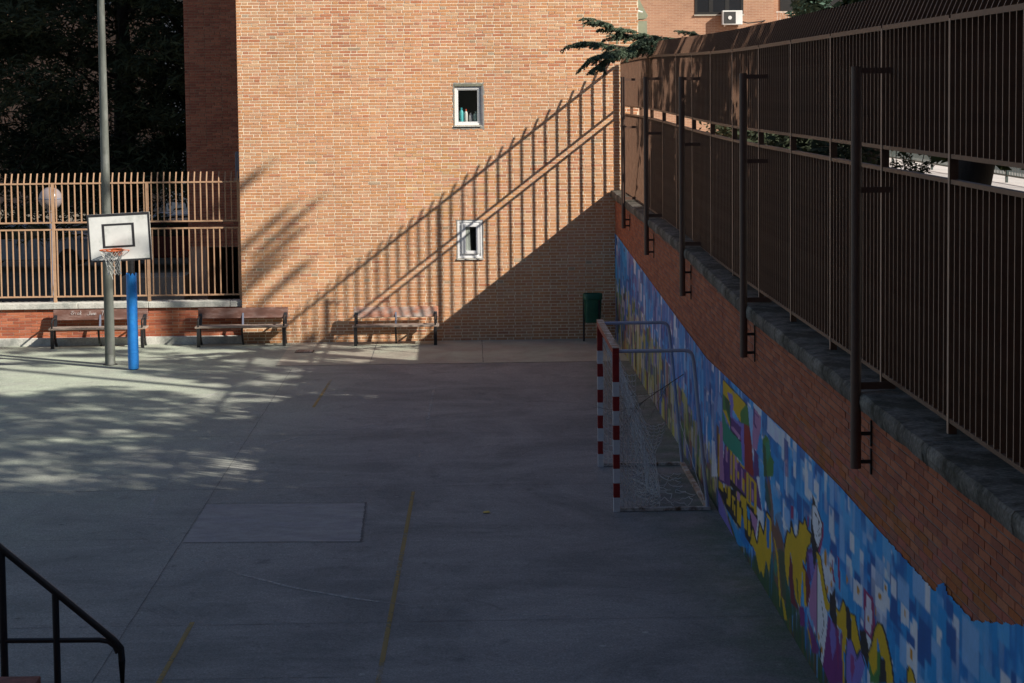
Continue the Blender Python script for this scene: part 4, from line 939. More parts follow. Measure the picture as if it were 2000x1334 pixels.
# =============================================================== BASKETBALL
PXb, PYb = -6.535, 35.5
t = thing('basketball_hoop', 'basketball hoop with white board, orange rim and bright blue padded post', 'hoop', (PXb, PYb, 0))
MB().tube([(PXb,PYb,0), (PXb,PYb,2.30)], .066, 16).build('post', M['black'], t, True)
k = 28; mb = MB(); R4 = random.Random(3)
zt_ = [1.86+.02*math.sin(i*1.7)+R4.uniform(-.02, .02) for i in range(k)]
for rad, zz in ((.10, lambda i: .02), (.104, lambda i: .25), (.101, lambda i: .9), (.104, lambda i: 1.5), (.100, lambda i: zt_[i]), (.080, lambda i: zt_[i]-.005), (.078, lambda i: .02)):
    mb.v += [(PXb+rad*math.cos(2*math.pi*i/k), PYb+rad*math.sin(2*math.pi*i/k), zz(i)) for i in range(k)]
for r in range(6):
    for j in range(k): a = r*k+j; c = r*k+(j+1) % k; mb.face((a, c, c+k, a+k))
mb.build('post_pad', M['blue'], t, True)
for z_ in (.35, 1.0, 1.6): MB().tube([(PXb,PYb,z_), (PXb,PYb,z_+.012)], .1055, 28, cap=False).build('pad_strap', M['blue'], t, True)
MB().tube([(PXb,PYb,2.22), (PXb,PYb-.25,2.52), (PXb-.03,34.80,2.60)], .05, 10).build('arm', M['black'], t, True)
MB().tube([(PXb,PYb,2.05), (PXb,PYb+.0,2.32)], .07, 12).build('collar', M['black'], t, True)
BXc, BZc, BY = -6.575, 2.64, 34.6
RB = Matrix.Rotation(-.042, 3, 'Y'); BC = Vector((BXc, BY, BZc))
def bbx(mb, x0, x1, z0, z1, y0, y1, mi=0): mb.box(BXc+x0, BXc+x1, BY+y0, BY+y1, BZc+z0, BZc+z1, mi, R=RB, ctr=BC)
W2_, H2_ = .585, .450
mb = MB(); bbx(mb, -W2_, W2_, -H2_, H2_, 0, .03); board = mb.build('backboard', M['board'], t)
mb = MB()
for q in ((-W2_, W2_, H2_-.048, H2_), (-W2_, W2_, -H2_, -H2_+.035), (-W2_, -W2_+.036, -H2_+.035, H2_-.048), (W2_-.036, W2_, -H2_+.035, H2_-.048)): bbx(mb, *q, -.004, -.001)
for q in ((-.315, .285, .225, .262), (-.315, .285, -.19, -.153), (-.315, -.27, -.153, .225), (.24, .285, -.153, .225)): bbx(mb, *q, -.004, -.001)
mb.build('board_line', M['boardblack'], board)
HX, HZ, HYc, HR = -6.655, 2.425, 34.28, .222
def tor(cx, cy, cz, R, r, k=40, q=8, tilt=0):
    m = MB()
    for i in range(k):
        for j in range(q): a = 2*math.pi*i/k; bb = 2*math.pi*j/q; m.v.append((cx+(R+r*math.cos(bb))*math.cos(a), cy+(R+r*math.cos(bb))*math.sin(a), cz+r*math.sin(bb)+tilt*math.cos(a)*R))
    for i in range(k):
        for j in range(q): a = i*q+j; c = i*q+(j+1) % q; a2 = ((i+1) % k)*q+j; c2 = ((i+1) % k)*q+(j+1) % q; m.face((a, a2, c2, c))
    return m
rim = tor(HX, HYc, HZ, HR, .011).build('rim', M['orange'], t, True)
mb = MB(); mb.box(HX-.06, HX+.14, HYc+HR-.012, BY-.005, HZ-.03, HZ-.01).box(HX-.045, HX+.125, BY-.02, BY-.005, HZ-.13, HZ+.01)
mb.tube([(HX-.14,HYc+.15,HZ-.01), (HX+.0,HYc+.29,HZ-.07)], .009, 6).tube([(HX+.18,HYc+.13,HZ-.01), (HX+.08,HYc+.29,HZ-.09)], .009, 6).tube([(HX+.2,HYc+.02,HZ+.0), (HX+.28,HYc+.2,HZ-.02), (HX+.24,BY-.01,HZ-.06)], .007, 6)
mb.build('rim_bracket', M['orange'], t)
mb = MB(); n = 12; rows = 7; R5 = random.Random(8)
def npnt(i, r):
    a = 2*math.pi*(i+.5*(r % 2))/n; z = HZ-.02-r*.062; rad = [HR*.97, .19, .155, .135, .125, .12, .118, .125][r]; sx_ = .012*r
    jz = R5.uniform(-.012, .012); return Vector((HX-.005+rad*math.cos(a)+.006*r, HYc+rad*math.sin(a), z+jz))
NP = [[npnt(i, r) for i in range(n)] for r in range(rows+1)]
for r in range(rows):
    for i in range(n):
        j = i-1 if r % 2 == 0 else i+1
        for q in (i, j % n): cord(mb, NP[r][i], NP[r+1][q], .0055)
cord(mb, NP[rows][8], NP[rows][8]+Vector((.02,0,-.07)), .006)
mb.build('net', M['net'], t)

# =============================================================== GLOBE LAMP BEHIND THE LEFT FENCE
t = thing('globe_lamp', 'white globe lamp on a blue grey post behind the left fence', 'street lamp', (-9.40, 41.5, 0))
MB().tube([(-9.40,41.5,0), (-9.40,41.5,1.1), (-9.40,41.5,1.12), (-9.40,41.5,2.76)], [.065,.065,.052,.045], 14).build('post', M['bluegrey'], t, True)
k = 24; prof = [(.26*math.sin(math.pi*(i+.6)/17.2), 3.0-.26*math.cos(math.pi*(i+.6)/17.2)) for i in range(17)]
MB().lathe(prof, -9.40, 41.5, 28).build('globe', M['globe'], t, True)
MB().lathe([(.262, 2.985), (.266, 3.0), (.262, 3.015)], -9.40, 41.5, 28).build('globe_seam', M['bluegrey'], t)
MB().tube([(-9.40,41.5,2.70), (-9.40,41.5,2.79)], .08, 14).build('collar', M['bluegrey'], t, True)

# =============================================================== STAIR AND HANDRAIL, LOWER LEFT
SY = 14.6
hr = thing('handrail', 'black tubular handrail sloping down beside the brick steps at lower left', 'handrail', (-3.3, SY, 0))
def P_(x, y): p = onY(x, y, SY); return (p.x, SY, p.z)
a_, e_ = P_(-60, 1018), P_(232, 1258); f_ = P_(238, 1268)
MB().tube([a_, P_(6,1074), P_(120,1166), P_(222,1250), (P_(236,1266)[0], SY, P_(236,1266)[2]), (P_(238,1290)[0], SY, P_(238,1290)[2]), (P_(238,1300)[0], SY, 0.0)], .029, 14).build('top_rail', M['rail'], hr, True)
x = P_(108,1165)[0]; MB().tube([(x, SY, P_(108,1160)[2]), (x, SY, 0)], .028, 12).build('post', M['rail'], hr, True)
x = P_(2,1075)[0]; MB().tube([(x, SY, P_(2,1075)[2]), (x, SY, 0)], .031, 12).build('post', M['rail'], hr, True)
MB().tube([P_(-60,1252), P_(195,1250), P_(212,1253), P_(224,1262), P_(230,1275)], .021, 12).build('middle_rail', M['rail'], hr, True)
st = thing('steps', 'red brick steps beside the black handrail, bottom left corner', 'steps', (-4, 15, 0))
for i in range(4):
    xe = P_(88,1312)[0] + .30*i; zt = .70-.175*i
    MB().box(-6.2 if i == 0 else P_(88,1312)[0]+.30*(i-1)+.002, xe, 13.3, SY-.14, 0, zt).build('step', M['brickstep'], st, bevel=.01)

# =============================================================== SMALL THINGS ON THE GROUND
p = onZ(595, 687); g_ = thing('drain_grate', 'small dark iron drain grate in the court near the middle bench', 'drain', (p.x, p.y, .004))
MB().box(p.x-.19, p.x+.19, p.y-.19, p.y+.19, -.02, .009).build('frame', M['iron'], g_)
for i in range(9): MB().box(p.x-.165, p.x+.165, p.y-.16+.036*i, p.y-.14+.036*i, .0095, .02).build('slat', M['rust'], g_)
p = onZ(950, 1002); mb = MB().poly([(p.x-.05, p.y, .006), (p.x-.01, p.y-.05, .014), (p.x+.05, p.y-.02, .01), (p.x+.03, p.y+.05, .02), (p.x-.03, p.y+.05, .012)]).poly([(p.x-.05, p.y, .005), (p.x-.03, p.y+.05, .011), (p.x+.03, p.y+.05, .019), (p.x+.05, p.y-.02, .009), (p.x-.01, p.y-.05, .013)])
tag(mb.build('fallen_leaf', M['yellowleaf']), 'single yellow leaf lying on the bare court', 'leaf')

# =============================================================== TREES
def leaves(name, m, parent, clumps, size, aspect, droop, seed, flat=.5):
    """clumps: (x,y,z,rx,ry,rz,n) ; one mesh of leaf sized faces"""
    rng = np.random.default_rng(seed); C = []; 
    for (x, y, z, rx, ry, rz, n) in clumps:
        d = rng.normal(size=(n, 3)); d /= np.linalg.norm(d, axis=1)[:, None]; rad = rng.uniform(.25, 1.0, (n, 1))**.5
        C.append(np.array([x, y, z])+d*rad*np.array([rx, ry, rz])*(1+.25*rng.normal(size=(n, 1))*.5))
    C = np.concatenate(C); n = len(C)
    ax = rng.normal(size=(n, 3)); ax[:, 2] = ax[:, 2]*flat-droop; ax /= np.linalg.norm(ax, axis=1)[:, None]
    b_ = np.cross(ax, rng.normal(size=(n, 3))); b_ /= np.linalg.norm(b_, axis=1)[:, None]
    s = size*rng.uniform(.6, 1.3, (n, 1)); ax = ax*s; b_ = b_*s*aspect
    V = np.stack([C-ax, C-b_*.9, C+ax, C+b_*.9], 1).reshape(-1, 3)
    org = np.array(wo_of(parent)); V -= org
    me = bpy.data.meshes.new(name); me.vertices.add(n*4); me.vertices.foreach_set('co', V.ravel()); me.loops.add(n*4); me.loops.foreach_set('vertex_index', np.arange(n*4)); me.polygons.add(n)
    me.polygons.foreach_set('loop_start', np.arange(n)*4); me.polygons.foreach_set('loop_total', np.full(n, 4)); me.update(calc_edges=True); me.materials.append(m)
    o = bpy.data.objects.new(name, me); COL.objects.link(o); o.parent = parent; return o
def crown_clumps(cx, cy, z0, z1, R, n, per, seed, shape='cone', fl=.35):
    r = random.Random(seed); out = []
    for i in range(n):
        t = r.random(); z = z0+(z1-z0)*t
        rad = R*((1-t)**.6 if shape == 'cone' else math.sin(math.pi*(.12+.85*t))**.6); a = r.uniform(0, 6.283); d = rad*math.sqrt(r.uniform(.15, 1))
        s = r.uniform(.5, 1.0)*R*.26
        out.append((cx+d*math.cos(a), cy+d*math.sin(a), z, s*1.25, s*1.25, s*fl*1.6, per))
    return out
def tree(name, label, x, y, base, z0, z1, R, tr, n, per, m, seed, size=.10, aspect=.22, droop=.3, shape='cone', lean=(0,0), group=None, limbs=12, skip=None):
    t = thing(name, label, 'tree', (x, y, base), group); r = random.Random(seed+50)
    top = Vector((x+lean[0], y+lean[1], z1-.3)); P = [Vector((x, y, base)).lerp(top, k/6)+Vector((r.uniform(-.08,.08), r.uniform(-.08,.08), 0))*(k > 0) for k in range(7)]
    cl = crown_clumps(x+lean[0]*.6, y+lean[1]*.6, z0, z1, R, n, per, seed, shape)
    if skip: cl = [c for c in cl if not skip(c)]
    mb = MB(); mb.tube(P, [tr*(1.15 if k == 0 else 1-.13*k) for k in range(7)], 12)
    mb.build('trunk', M['bark'], t, True)
    mb = MB()
    for c in cl[::max(1, len(cl)//limbs)]:
        zt = max(base+1, c[2]-R*.35); k = min(1, (zt-base)/(z1-base)); p = Vector((x, y, base)).lerp(top, k)
        mb.tube([p, p.lerp(Vector(c[:3]), .5)+Vector((0,0,-.1)), Vector(c[:3])], [tr*.28, tr*.18, tr*.06], 5)
    mb.build('limb', M['bark'], t, True, kind='stuff')
    leaves('crown', m, t, cl, size, aspect, droop, seed)
    return t
G1 = 'dark trees behind the left fence'
LT = [(-12.6,47.5,4.6,'cone'), (-9.3,50.5,4.2,'round'), (-6.9,47.8,2.6,'round'), (-15.5,52,4.6,'round'), (-10.6,56.5,4.4,'round')]
LL = ['dark conifer behind the globe lamp, leftmost of the front row', 'dark rounded tree directly behind the tall grey lamp pole', 'dark slender tree close to the shaded brick return of the block', 'dark tree at the far left edge behind the fence', 'dark tree farther back between the lamp pole and the block']
def peek(c):     # openings between the boughs
    v = RC.transposed() @ (Vector(c[:3])-Vector((0,0,H))); px, py = PP[0]+F*v.x/-v.z, PP[1]-F*v.y/-v.z
    if math.sin(c[0]*91.7+c[2]*37.1) < .1: return False
    return (15 < px < 175 and 175 < py < 225) or (125 < px < 165 and 140 < py < 180) or (290 < px < 340 and 270 < py < 330) or (290 < px < 370 and -30 < py < 30)
for i, (x, y, R, sh) in enumerate(LT):
    tree('shade_tree', LL[i], x, y, 0, [1.9,2.4,3.0,1.5,1.6][i], [15,15,13,16,15][i], R, .24, [105,120,115,100,115][i], 260, M['leaf_dark'], 20+i, .15, .20, .45, sh, group=G1, skip=peek)
# row of trees beyond the tall fence; they shade the court
G2 = 'trees beyond the tall fence'
tree('cedar_tree', 'thick leaning dark trunk seen through the fence gap at far right', 5.85, 22.3, 2.98, 6.1, 7.9, 1.8, .31, 44, 150, M['leaf_cedar'], 31, .11, .25, .3, 'round', (.9,.2), G2)
tree('cedar_tree', 'big dark cedar above the fence at the upper right corner', 9.6, 15.6, 2.98, 5.0, 9.8, 3.8, .3, 200, 150, M['leaf_cedar'], 32, .14, .28, .3, 'cone', (0,0), G2)
tree('cedar_tree', 'tall cedar beyond the fence just outside the right edge', 9.6, 7.6, 2.98, 4.6, 14.5, 4.4, .3, 330, 150, M['leaf_cedar'], 33, .14, .28, .3, 'cone', (0,0), G2)
tree('cedar_tree', 'broad tree farther back from the fence on the street side', 14.2, 8.0, 2.98, 5.5, 15.2, 3.2, .3, 190, 150, M['leaf_green'], 34, .15, .35, .2, 'round', (0,0), G2)
tree('low_tree', 'low bushy tree close behind the tall fence', 7.9, 24.6, 2.98, 4.4, 8.0, 2.4, .12, 170, 160, M['leaf_green'], 35, .12, .45, .1, 'round', (0,0), G2)
tree('low_tree', 'second low bushy tree behind the fence, nearer the brick block', 8.0, 28.6, 2.98, 4.4, 7.9, 2.1, .1, 150, 160, M['leaf_green'], 36, .12, .45, .1, 'round', (0,0), G2)

SH = [(6.2,31.2,.9,4.5), (6.0,33.6,.9,4.7), (6.6,36.2,1.1,4.6), (6.4,39.0,1.1,4.7), (7.0,42.2,1.2,4.7), (6.8,45.6,1.2,4.8), (7.4,50.0,1.5,4.9)]
for k, (x, y, r_, zt) in enumerate(SH):
    t = thing('shrub', ['dark shrub behind the fence gap, nearest of its row', 'second dark shrub in the row behind the fence gap', 'third dark shrub in the row behind the fence gap', 'dark shrub behind the fence near the end of the brick block', 'dark shrub past the end of the brick block', 'next to last shrub of the row on the street side', 'farthest shrub of the row on the street side'][k], 'shrub', (x, y, 2.98), 'shrubs along the raised street')
    MB().tube([(x,y,2.98), (x,y,zt-.5)], [.05,.02], 6).build('stem', M['bark'], t)
    leaves('foliage', M['leaf_dark'], t, [(x+random.uniform(-.5,.5)*r_, y+random.uniform(-1,1)*r_, random.uniform(3.2, zt-.3), .45, .5, .35, 90) for _ in range(26)], .09, .45, .1, 70+k)

tree('low_tree', 'low bushy tree beside the leaning trunk, hidden by the fence', 8.2, 20.3, 2.98, 4.6, 7.9, 2.2, .12, 150, 160, M['leaf_green'], 37, .12, .45, .1, 'round', (0,0), G2)

tree('street_tree', 'green tree top rising above the fence spikes, far background right', 11.6, 60, 2.86, 7.7, 12, 1.7, .14, 60, 150, M['leaf_cedar'], 38, .14, .35, .2, 'round', (0,0), G2)

# leaf clumps added out of view along sun rays to cast a set dapple pattern
tall = tree('cedar_tree', 'tallest cedar of the row beyond the fence, between the low bushy trees', 10.4, 23.6, 2.98, 9.5, 11.0, 1.2, .28, 8, 100, M['leaf_cedar'], 39, .12, .3, .3, 'round', (0,0), G2)
def T(*p): return [(x/1.92, 660+y/1.92) for x, y in p]
LIT = [(T((-60,104),(240,104),(480,125),(700,150),(870,190),(700,215),(560,200),(400,182),(150,200),(190,222),(-60,205)), 1), (T((740,212),(860,198),(1140,222),(1215,240),(1130,305),(960,302),(800,268)), 1),
       (T((980,108),(1190,108),(1205,150),(1010,190),(1080,205),(900,182),(960,150)), .8), (T((690,525),(800,440),(1060,455),(1200,520),(1000,535),(850,500)), .75), (T((-60,622),(190,608),(430,658),(300,664),(-60,658)), .95),
       (T((30,458),(170,450),(285,535),(150,540),(-20,500)), .6), (T((290,474),(430,468),(500,486),(330,494)), .8), (T((80,368),(200,373),(330,390),(180,398)), .7), (T((220,262),(340,268),(330,288),(230,284)), .6),
       (T((420,343),(530,343),(540,382),(430,364)), .5), (T((405,588),(505,593),(480,612)), .6), (T((540,450),(700,520),(620,540),(520,480)), .4), (T((640,366),(900,372),(860,390),(700,388)), .4), (T((820,346),(1080,366),(1060,420),(900,384)), .4), (T((560,270),(700,250),(760,300),(600,300)), .45)]
def inside(pt, poly):
    x, y = pt; c = False; n = len(poly)
    for i in range(n):
        (xa, ya), (xb, yb) = poly[i], poly[(i+1) % n]
        if (ya > y) != (yb > y) and x < (xb-xa)*(y-ya)/(yb-ya)+xa: c = not c
    return c
def to_px(p):
    c = RC.transposed() @ (p-Vector((0,0,H))); return PP[0]+F*c.x/-c.z, PP[1]-F*c.y/-c.z
R8 = random.Random(77); cls = {'a': [], 'b': []}; yg = 21.5
while yg < 38.9:
    xg = -12.5
    while xg < -1.6:
        gx = xg+R8.uniform(-.14,.14); gy = yg+R8.uniform(-.2,.2); px, py = to_px(Vector((gx, gy, 0)))
        d = 1.0; zx, zy = px*1.92, (py-660)*1.92
        if zy < 102: d = .16 + .62*(vnoise(gx*.55, gy*1.2, .6, 21) > .52)
        if zy < 102 and zx > 1050: d = .5
        for poly, t in LIT:
            if inside((px, py), poly): d = min(d, (1-t)*.9)
        if px > 700 and zy < 240: d = 0
        if gx > -2.4 and zy < 420: d *= .6
        if 35.6 < gy < 37.6 and -11.7 < gx < -8.5: d = 0
        for k_ in range(6):
            if math.hypot(gx-(-6.54-.49*k_), gy-(35.5+.30*k_)) < .42: d = 0
        if R8.random() < d:
            X_ = R8.uniform(8.8, 11.6); q = Vector((gx, gy, 0))+SUN*((X_-gx)/SUN.x)
            cls['a' if q.y > 19.2 else 'b'].append((q.x, q.y, q.z, .27, .27, .22, 40))
        xg += .31
    yg += .42
leaves('crown', M['leaf_cedar'], tall, cls['a'], .125, .40, .3, 91)
tb = [o for o in bpy.data.objects if o.get('label', '').startswith('big dark cedar above')][0]
leaves('crown', M['leaf_cedar'], tb, cls['b'], .125, .40, .3, 92)
t1_ = [o for o in bpy.data.objects if o.get('label', '').startswith('thick leaning dark trunk')][0]
hang = []
for (x, y, Y) in ((1762,300,25),(1772,312,25),(1782,322,25),(1795,330,24.5),(1788,340,24.5),(1800,346,24.5),(1775,335,25),(1812,322,24),(1765,322,25),(1748,318,26),(1750,332,26),(1806,334,24.5)):
    p_ = onY(x, y, Y); hang.append((p_.x, p_.y, p_.z, .07, .10, .07, 42))
leaves('crown', M['leaf_dark'], t1_, hang, .035, .35, .5, 93)
mb = MB()
for a_, c_ in (((1790,250),(1770,330)), ((1815,255),(1795,345)), ((1752,250),(1749,345))):
    p0, p1 = onY(*a_, 24.8), onY(*c_, 24.8); mb.tube([Vector((5.9,22.6,6.5)), p0, p1], [.02,.012,.004], 5)
mb.build('limb', M['bark'], t1_, kind='stuff')

# low cedar with one long branch reaching over the fence
CX, CY = 7.5, 34.0
cd = thing('cedar_tree', 'low cedar with a sunlit green branch reaching over the far end of the fence', 'tree', (CX, CY, 2.98), G2)
MB().tube([(CX,CY,2.98), (CX-.03,CY,4.6), (CX-.1,CY,5.9), (CX-.1,CY,6.1)], [.22,.19,.12,.04], 12).build('trunk', M['bark'], cd, True)
leaves('crown', M['leaf_cedar'], cd, crown_clumps(CX+.5, CY-.6, 4.4, 5.9, 1.3, 55, 120, 41), .11, .25, .3, 41)
br = MB(); nd = []   # needle clusters: (pos, dir)
R6 = random.Random(12)
def spray(p, d, L, r, lev):
    n = 5; pts = [p]; dd = d.copy()
    for i in range(n):
        dd = (dd+Vector((R6.uniform(-.13,.13), R6.uniform(-.13,.13), R6.uniform(-.10,.05)-.015*lev))).normalized(); pts.append(pts[-1]+dd*L/n)
    br.tube(pts, [max(.0022, r*(1-.75*i/n)) for i in range(n+1)], 4)
    for i in range(n):
        for s in range(3 if lev <= 1 else 2):
            q = pts[i].lerp(pts[i+1], R6.random()); nd.append((q, dd))
    if lev < 2:
        for i in range(1, n+1):
            for s in (-1, 1):
                side = dd.cross(Vector((0,0,1))).normalized()*s; e = (dd*.8+side*R6.uniform(.3,.9)+Vector((0,0,R6.uniform(-.40,.08)))).normalized()
                (R6.random() < .82) and spray(pts[i], e, L*R6.uniform(.30,.55), r*.5, lev+1)
    return pts
def aimed(pts_px, Y0, Y1): return [onY(x, y, Y0+(Y1-Y0)*i/(len(pts_px)-1)) for i, (x, y) in enumerate(pts_px)]
def limb(P, r, sub, L):
    br.tube(P, [r*(1-.8*i/(len(P)-1)) for i in range(len(P))], 6)
    for i in range(len(P)-1):
        for k in range(sub):
            t_ = (k+R6.random())/sub; q = P[i].lerp(P[i+1], t_); d = (P[i+1]-P[i]).normalized(); side = d.cross(Vector((0,0,1))).normalized()*(1 if k % 2 else -1)
            spray(q, (d*.9+side*R6.uniform(.2,.9)+Vector((0,0,R6.uniform(-.40,.10)))).normalized(), L*R6.uniform(.5,1.0)*(1.1-.5*i/len(P)), .007, 1)
            nd.append((q, d))
base_ = Vector((CX-.1, CY, 5.75))
limb([base_]+aimed([(1450,125),(1380,100),(1320,90),(1260,74),(1215,66),(1185,50),(1163,38)], 33.4, 32.0), .045, 6, .42)
limb(aimed([(1400,108),(1330,100),(1270,96),(1220,92),(1170,84),(1134,82)], 33.0, 31.8), .024, 6, .36)
limb(aimed([(1300,98),(1250,88),(1215,96),(1180,104),(1150,116)], 32.6, 31.6), .018, 6, .36)
limb(aimed([(1240,92),(1205,104),(1180,120),(1160,134)], 32.3, 31.6), .012, 5, .30)
limb(aimed([(1330,92),(1290,76),(1240,62),(1210,54)], 32.8, 32.3), .012, 5, .28)
limb(aimed([(1440,100),(1390,80),(1352,64)], 33.0, 32.4), .014, 6, .32)
limb(aimed([(1400,92),(1340,78),(1290,72),(1250,78)], 32.9, 32.2), .014, 6, .30)
br.build('limb', M['bark'], cd)
nv = []; nf_ = []
for p, d in nd:
    for k in range(13):
        e = (d*R6.uniform(.2,.9)+Vector((R6.uniform(-1,1), R6.uniform(-1,1), R6.uniform(-.8,.9)))).normalized()*R6.uniform(.016,.030); s = e.cross(Vector((R6.uniform(-1,1),R6.uniform(-1,1),R6.uniform(-1,1)))).normalized()*.0050
        o_ = p+Vector((R6.uniform(-.012,.012), R6.uniform(-.012,.012), R6.uniform(-.012,.012))); n = len(nv); nv += [tuple(o_-s), tuple(o_+s), tuple(o_+e)]; nf_.append((n, n+1, n+2))
me = bpy.data.meshes.new('needles'); me.from_pydata([(a-CX, c-CY, e-2.98) for a, c, e in nv], [], nf_); M['needle'] = mat('cedar_needles', (.14,.19,.125), .7, var=.5, vscale=7); me.materials.append(M['needle'])
o = bpy.data.objects.new('needles', me); COL.objects.link(o); o.parent = cd
print('needles', len(nf_))

# tall pines off to the right whose drooping boughs throw the soft streaks on the end wall
pt = thing('pine_tree', 'tall bare stemmed pine on the street side, beyond the right edge', 'tree', (13.6, 27.0, 2.86), G2)
MB().tube([(13.6,27,2.86), (13.6,27,12), (13.6,27,27.5)], [.24,.18,.06], 10).build('trunk', M['bark'], pt, True)
cl = []
for (wx, wz, L_) in ((-3.9, 2.45, 1.15), (-4.2, 1.9, 1.0), (-4.45, 1.45, .9), (-4.75, 3.4, .4), (-4.0, 1.25, .9), (-4.5, 2.3, 1.0)):
    hitp = Vector((wx, D, wz)); q = hitp + SUN*((11.6-wx)/SUN.x)
    dirp = (Vector((.72, 0, .62)).normalized()); 
    for k in range(9):
        s_ = (k/8-.5)*L_*1.25; c_ = q+dirp*s_; cl.append((c_.x, c_.y, c_.z, .07, .24, .07, 28))
leaves('crown', M['leaf_cedar'], pt, cl + crown_clumps(13.6, 27, 25.5, 28.5, 1.5, 60, 80, 66), .10, .12, .3, 61)
mb = MB()
for c in cl[4::9]: mb.tube([(13.6, 27, c[2]+.5), ((c[0]+13.6)/2, (c[1]+27)/2, c[2]+.4), (c[0], c[1], c[2])], [.05,.035,.015], 5)
mb.build('limb', M['bark'], pt)

# =============================================================== STREET SIDE, RIGHT
# street lamps whose shafts cast the two long dark lines over the court
for k, (gx, gy, hh, rr_) in enumerate(((-6.9, 34.45, 17, .10), (-6.5, 35.55, 16.5, .085))):
    s_ = (12.2-gx)/SUN.x; q = Vector((gx, gy, 0))+SUN*s_
    t = thing('street_lamp', ['tall street lamp on the raised street beyond the right edge', 'second tall street lamp on the raised street beyond the right edge'][k], 'street lamp', (q.x, q.y, 2.86), 'street lamps on the raised street')
    MB().tube([(q.x,q.y,2.86), (q.x,q.y,hh)], [rr_*1.2, rr_], 14).build('shaft', M['steel'], t, True)
    MB().tube([(q.x,q.y,hh), (q.x+.6,q.y,hh+.35), (q.x+1.4,q.y,hh+.4)], .04, 8).build('arm', M['steel'], t, True)
    MB().box(q.x+1.3, q.x+2.0, q.y-.15, q.y+.15, hh+.32, hh+.46).build('lamp_head', M['steel'], t)
# white railing along the street
rl = thing('street_railing', 'pale green railing with thin bars on the raised street, seen through the fence gap', 'railing', (13.5, 55, 2.86))
M['railgreen'] = mat('railing_paint', (.07,.09,.085), .5)
for Y in [36+2.5*i for i in range(17)]: MB().box(13.47, 13.53, Y-.03, Y+.03, 2.86, 3.95).build('post', M['railgreen'], rl)
for z in (3.02, 3.86): MB().box(13.48, 13.52, 36, 76, z, z+.04).build('rail', M['railgreen'], rl)
mb = MB()
for i in range(300): mb.box(13.488, 13.512, 36.06+.132*i-.008, 36.06+.132*i+.008, 3.06, 3.86)
mb.build('bar', M['railgreen'], rl, kind='stuff')
M['render_white'] = mat('white_render', (.62,.61,.58), .9, var=.1)
b = MB().box(17.5, 17.8, 30, 90, 2.86, 4.6); tag(b.build('white_wall', M['render_white']), 'low white wall on the far side of the raised street', 'wall')

def bld_simple(name, label, x0, x1, y0, y1, z0, z1, m, wins=(), balc=()):
    t = thing(name, label, 'building', ((x0+x1)/2, (y0+y1)/2, z0)); MB().box(x0, x1, y0, y1, z0, z1).build('wall', m, t)
    MB().box(x0-.2, x1+.2, y0-.2, y1+.2, z1, z1+.35).build('roof', M['stone'], t)
    for (a, c, e, f) in wins:
        w = MB(); w.box(a, c, y0-.02, y0-.002, e, e+.09).box(a, c, y0-.02, y0-.002, f-.09, f).box(a, a+.1, y0-.02, y0-.002, e+.09, f-.09).box(c-.1, c, y0-.02, y0-.002, e+.09, f-.09)
        n = 3 if c-a > 1.5 else 2
        for k in range(1, n): xx = a+(c-a)*k/n; w.box(xx-.08, xx+.08, y0-.02, y0-.002, e+.09, f-.09)
        wo_ = w.build('window', M['dark'] if m == M['farbrick'] else M['pvc'], t); MB().box(a+.02, c-.02, y0-.0095, y0-.004, e+.02, f-.02).build('pane', M['glassdark'], wo_)
        MB().box(a-.03, c+.03, y0-.06, y0-.002, e-.06, e-.002).build('sill', M['stone'], wo_)
    for (a, c, z) in balc:
        bb = MB(); bb.box(a, c, y0-1.1, y0, z, z+.18); o_ = bb.build('balcony', M['render_white'], t); rr_ = MB(); rr_.box(a, c, y0-1.1, y0-1.06, z+1.0, z+1.05).box(a, c, y0-1.1, y0-1.06, z+.2, z+.24)
        x = a
        while x < c: rr_.box(x, x+.02, y0-1.09, y0-1.07, z+.24, z+1.0); x += .13
        rr_.build('railing', M['dark'], o_)
    return t
# building behind, upper right
b2 = bld_simple('apartment_building', 'pinkish brick building with dark triple window and air conditioner, top right background', 2.5, 11.95, 72, 86, 2.8, 22, M['farbrick'], wins=((8.85,10.75,8.18,9.9), (4.9,6.4,8.18,9.9), (8.85,10.75,11.2,12.9), (4.9,6.4,11.2,12.9), (8.85,10.75,5.0,6.6)))
MB().box(11.95, 26, 72.7, 86, 2.8, 21.8).build('wall', M['farbrick'], b2)
bb = MB(); bb.box(11.97, 17, 71.6, 72.7, 7.3, 7.5).build('balcony', M['render_white'], b2)
w = MB()
x = 12.0
while x < 17: w.box(x, x+.03, 71.62, 71.65, 7.5, 8.2); x += .11
w.box(11.97, 17, 71.6, 71.66, 8.2, 8.26); w.build('railing', M['rust'], b2)
MB().box(12.3, 16.5, 72.66, 72.695, 8.3, 9.9).build('window', M['dark'], b2)
ac = thing('air_conditioner', 'white air conditioner box on the wall below the dark triple window', 'air conditioner', (10.26, 71.8, 7.75))
MB().box(9.88, 10.66, 71.62, 71.94, 7.76, 8.31).build('casing', M['ac_white'], ac, bevel=.02)
MB().box(9.94, 10.40, 71.605, 71.618, 7.81, 8.26).build('grille', M['iron'], ac)
MB().tube([(10.17,71.6,8.03), (10.17,71.585,8.03)], .075, 16).build('fan_hub', M['ac_white'], ac)
for x in (9.95, 10.5): MB().box(x, x+.04, 71.65, 71.998, 7.70, 7.755).build('bracket', M['rust'], ac)
MB().tube([(10.67,71.8,7.88), (10.9,71.8,7.82), (11.4,71.9,7.88), (11.6,71.98,7.92)], .022, 6).build('pipe', M['dark'], ac)
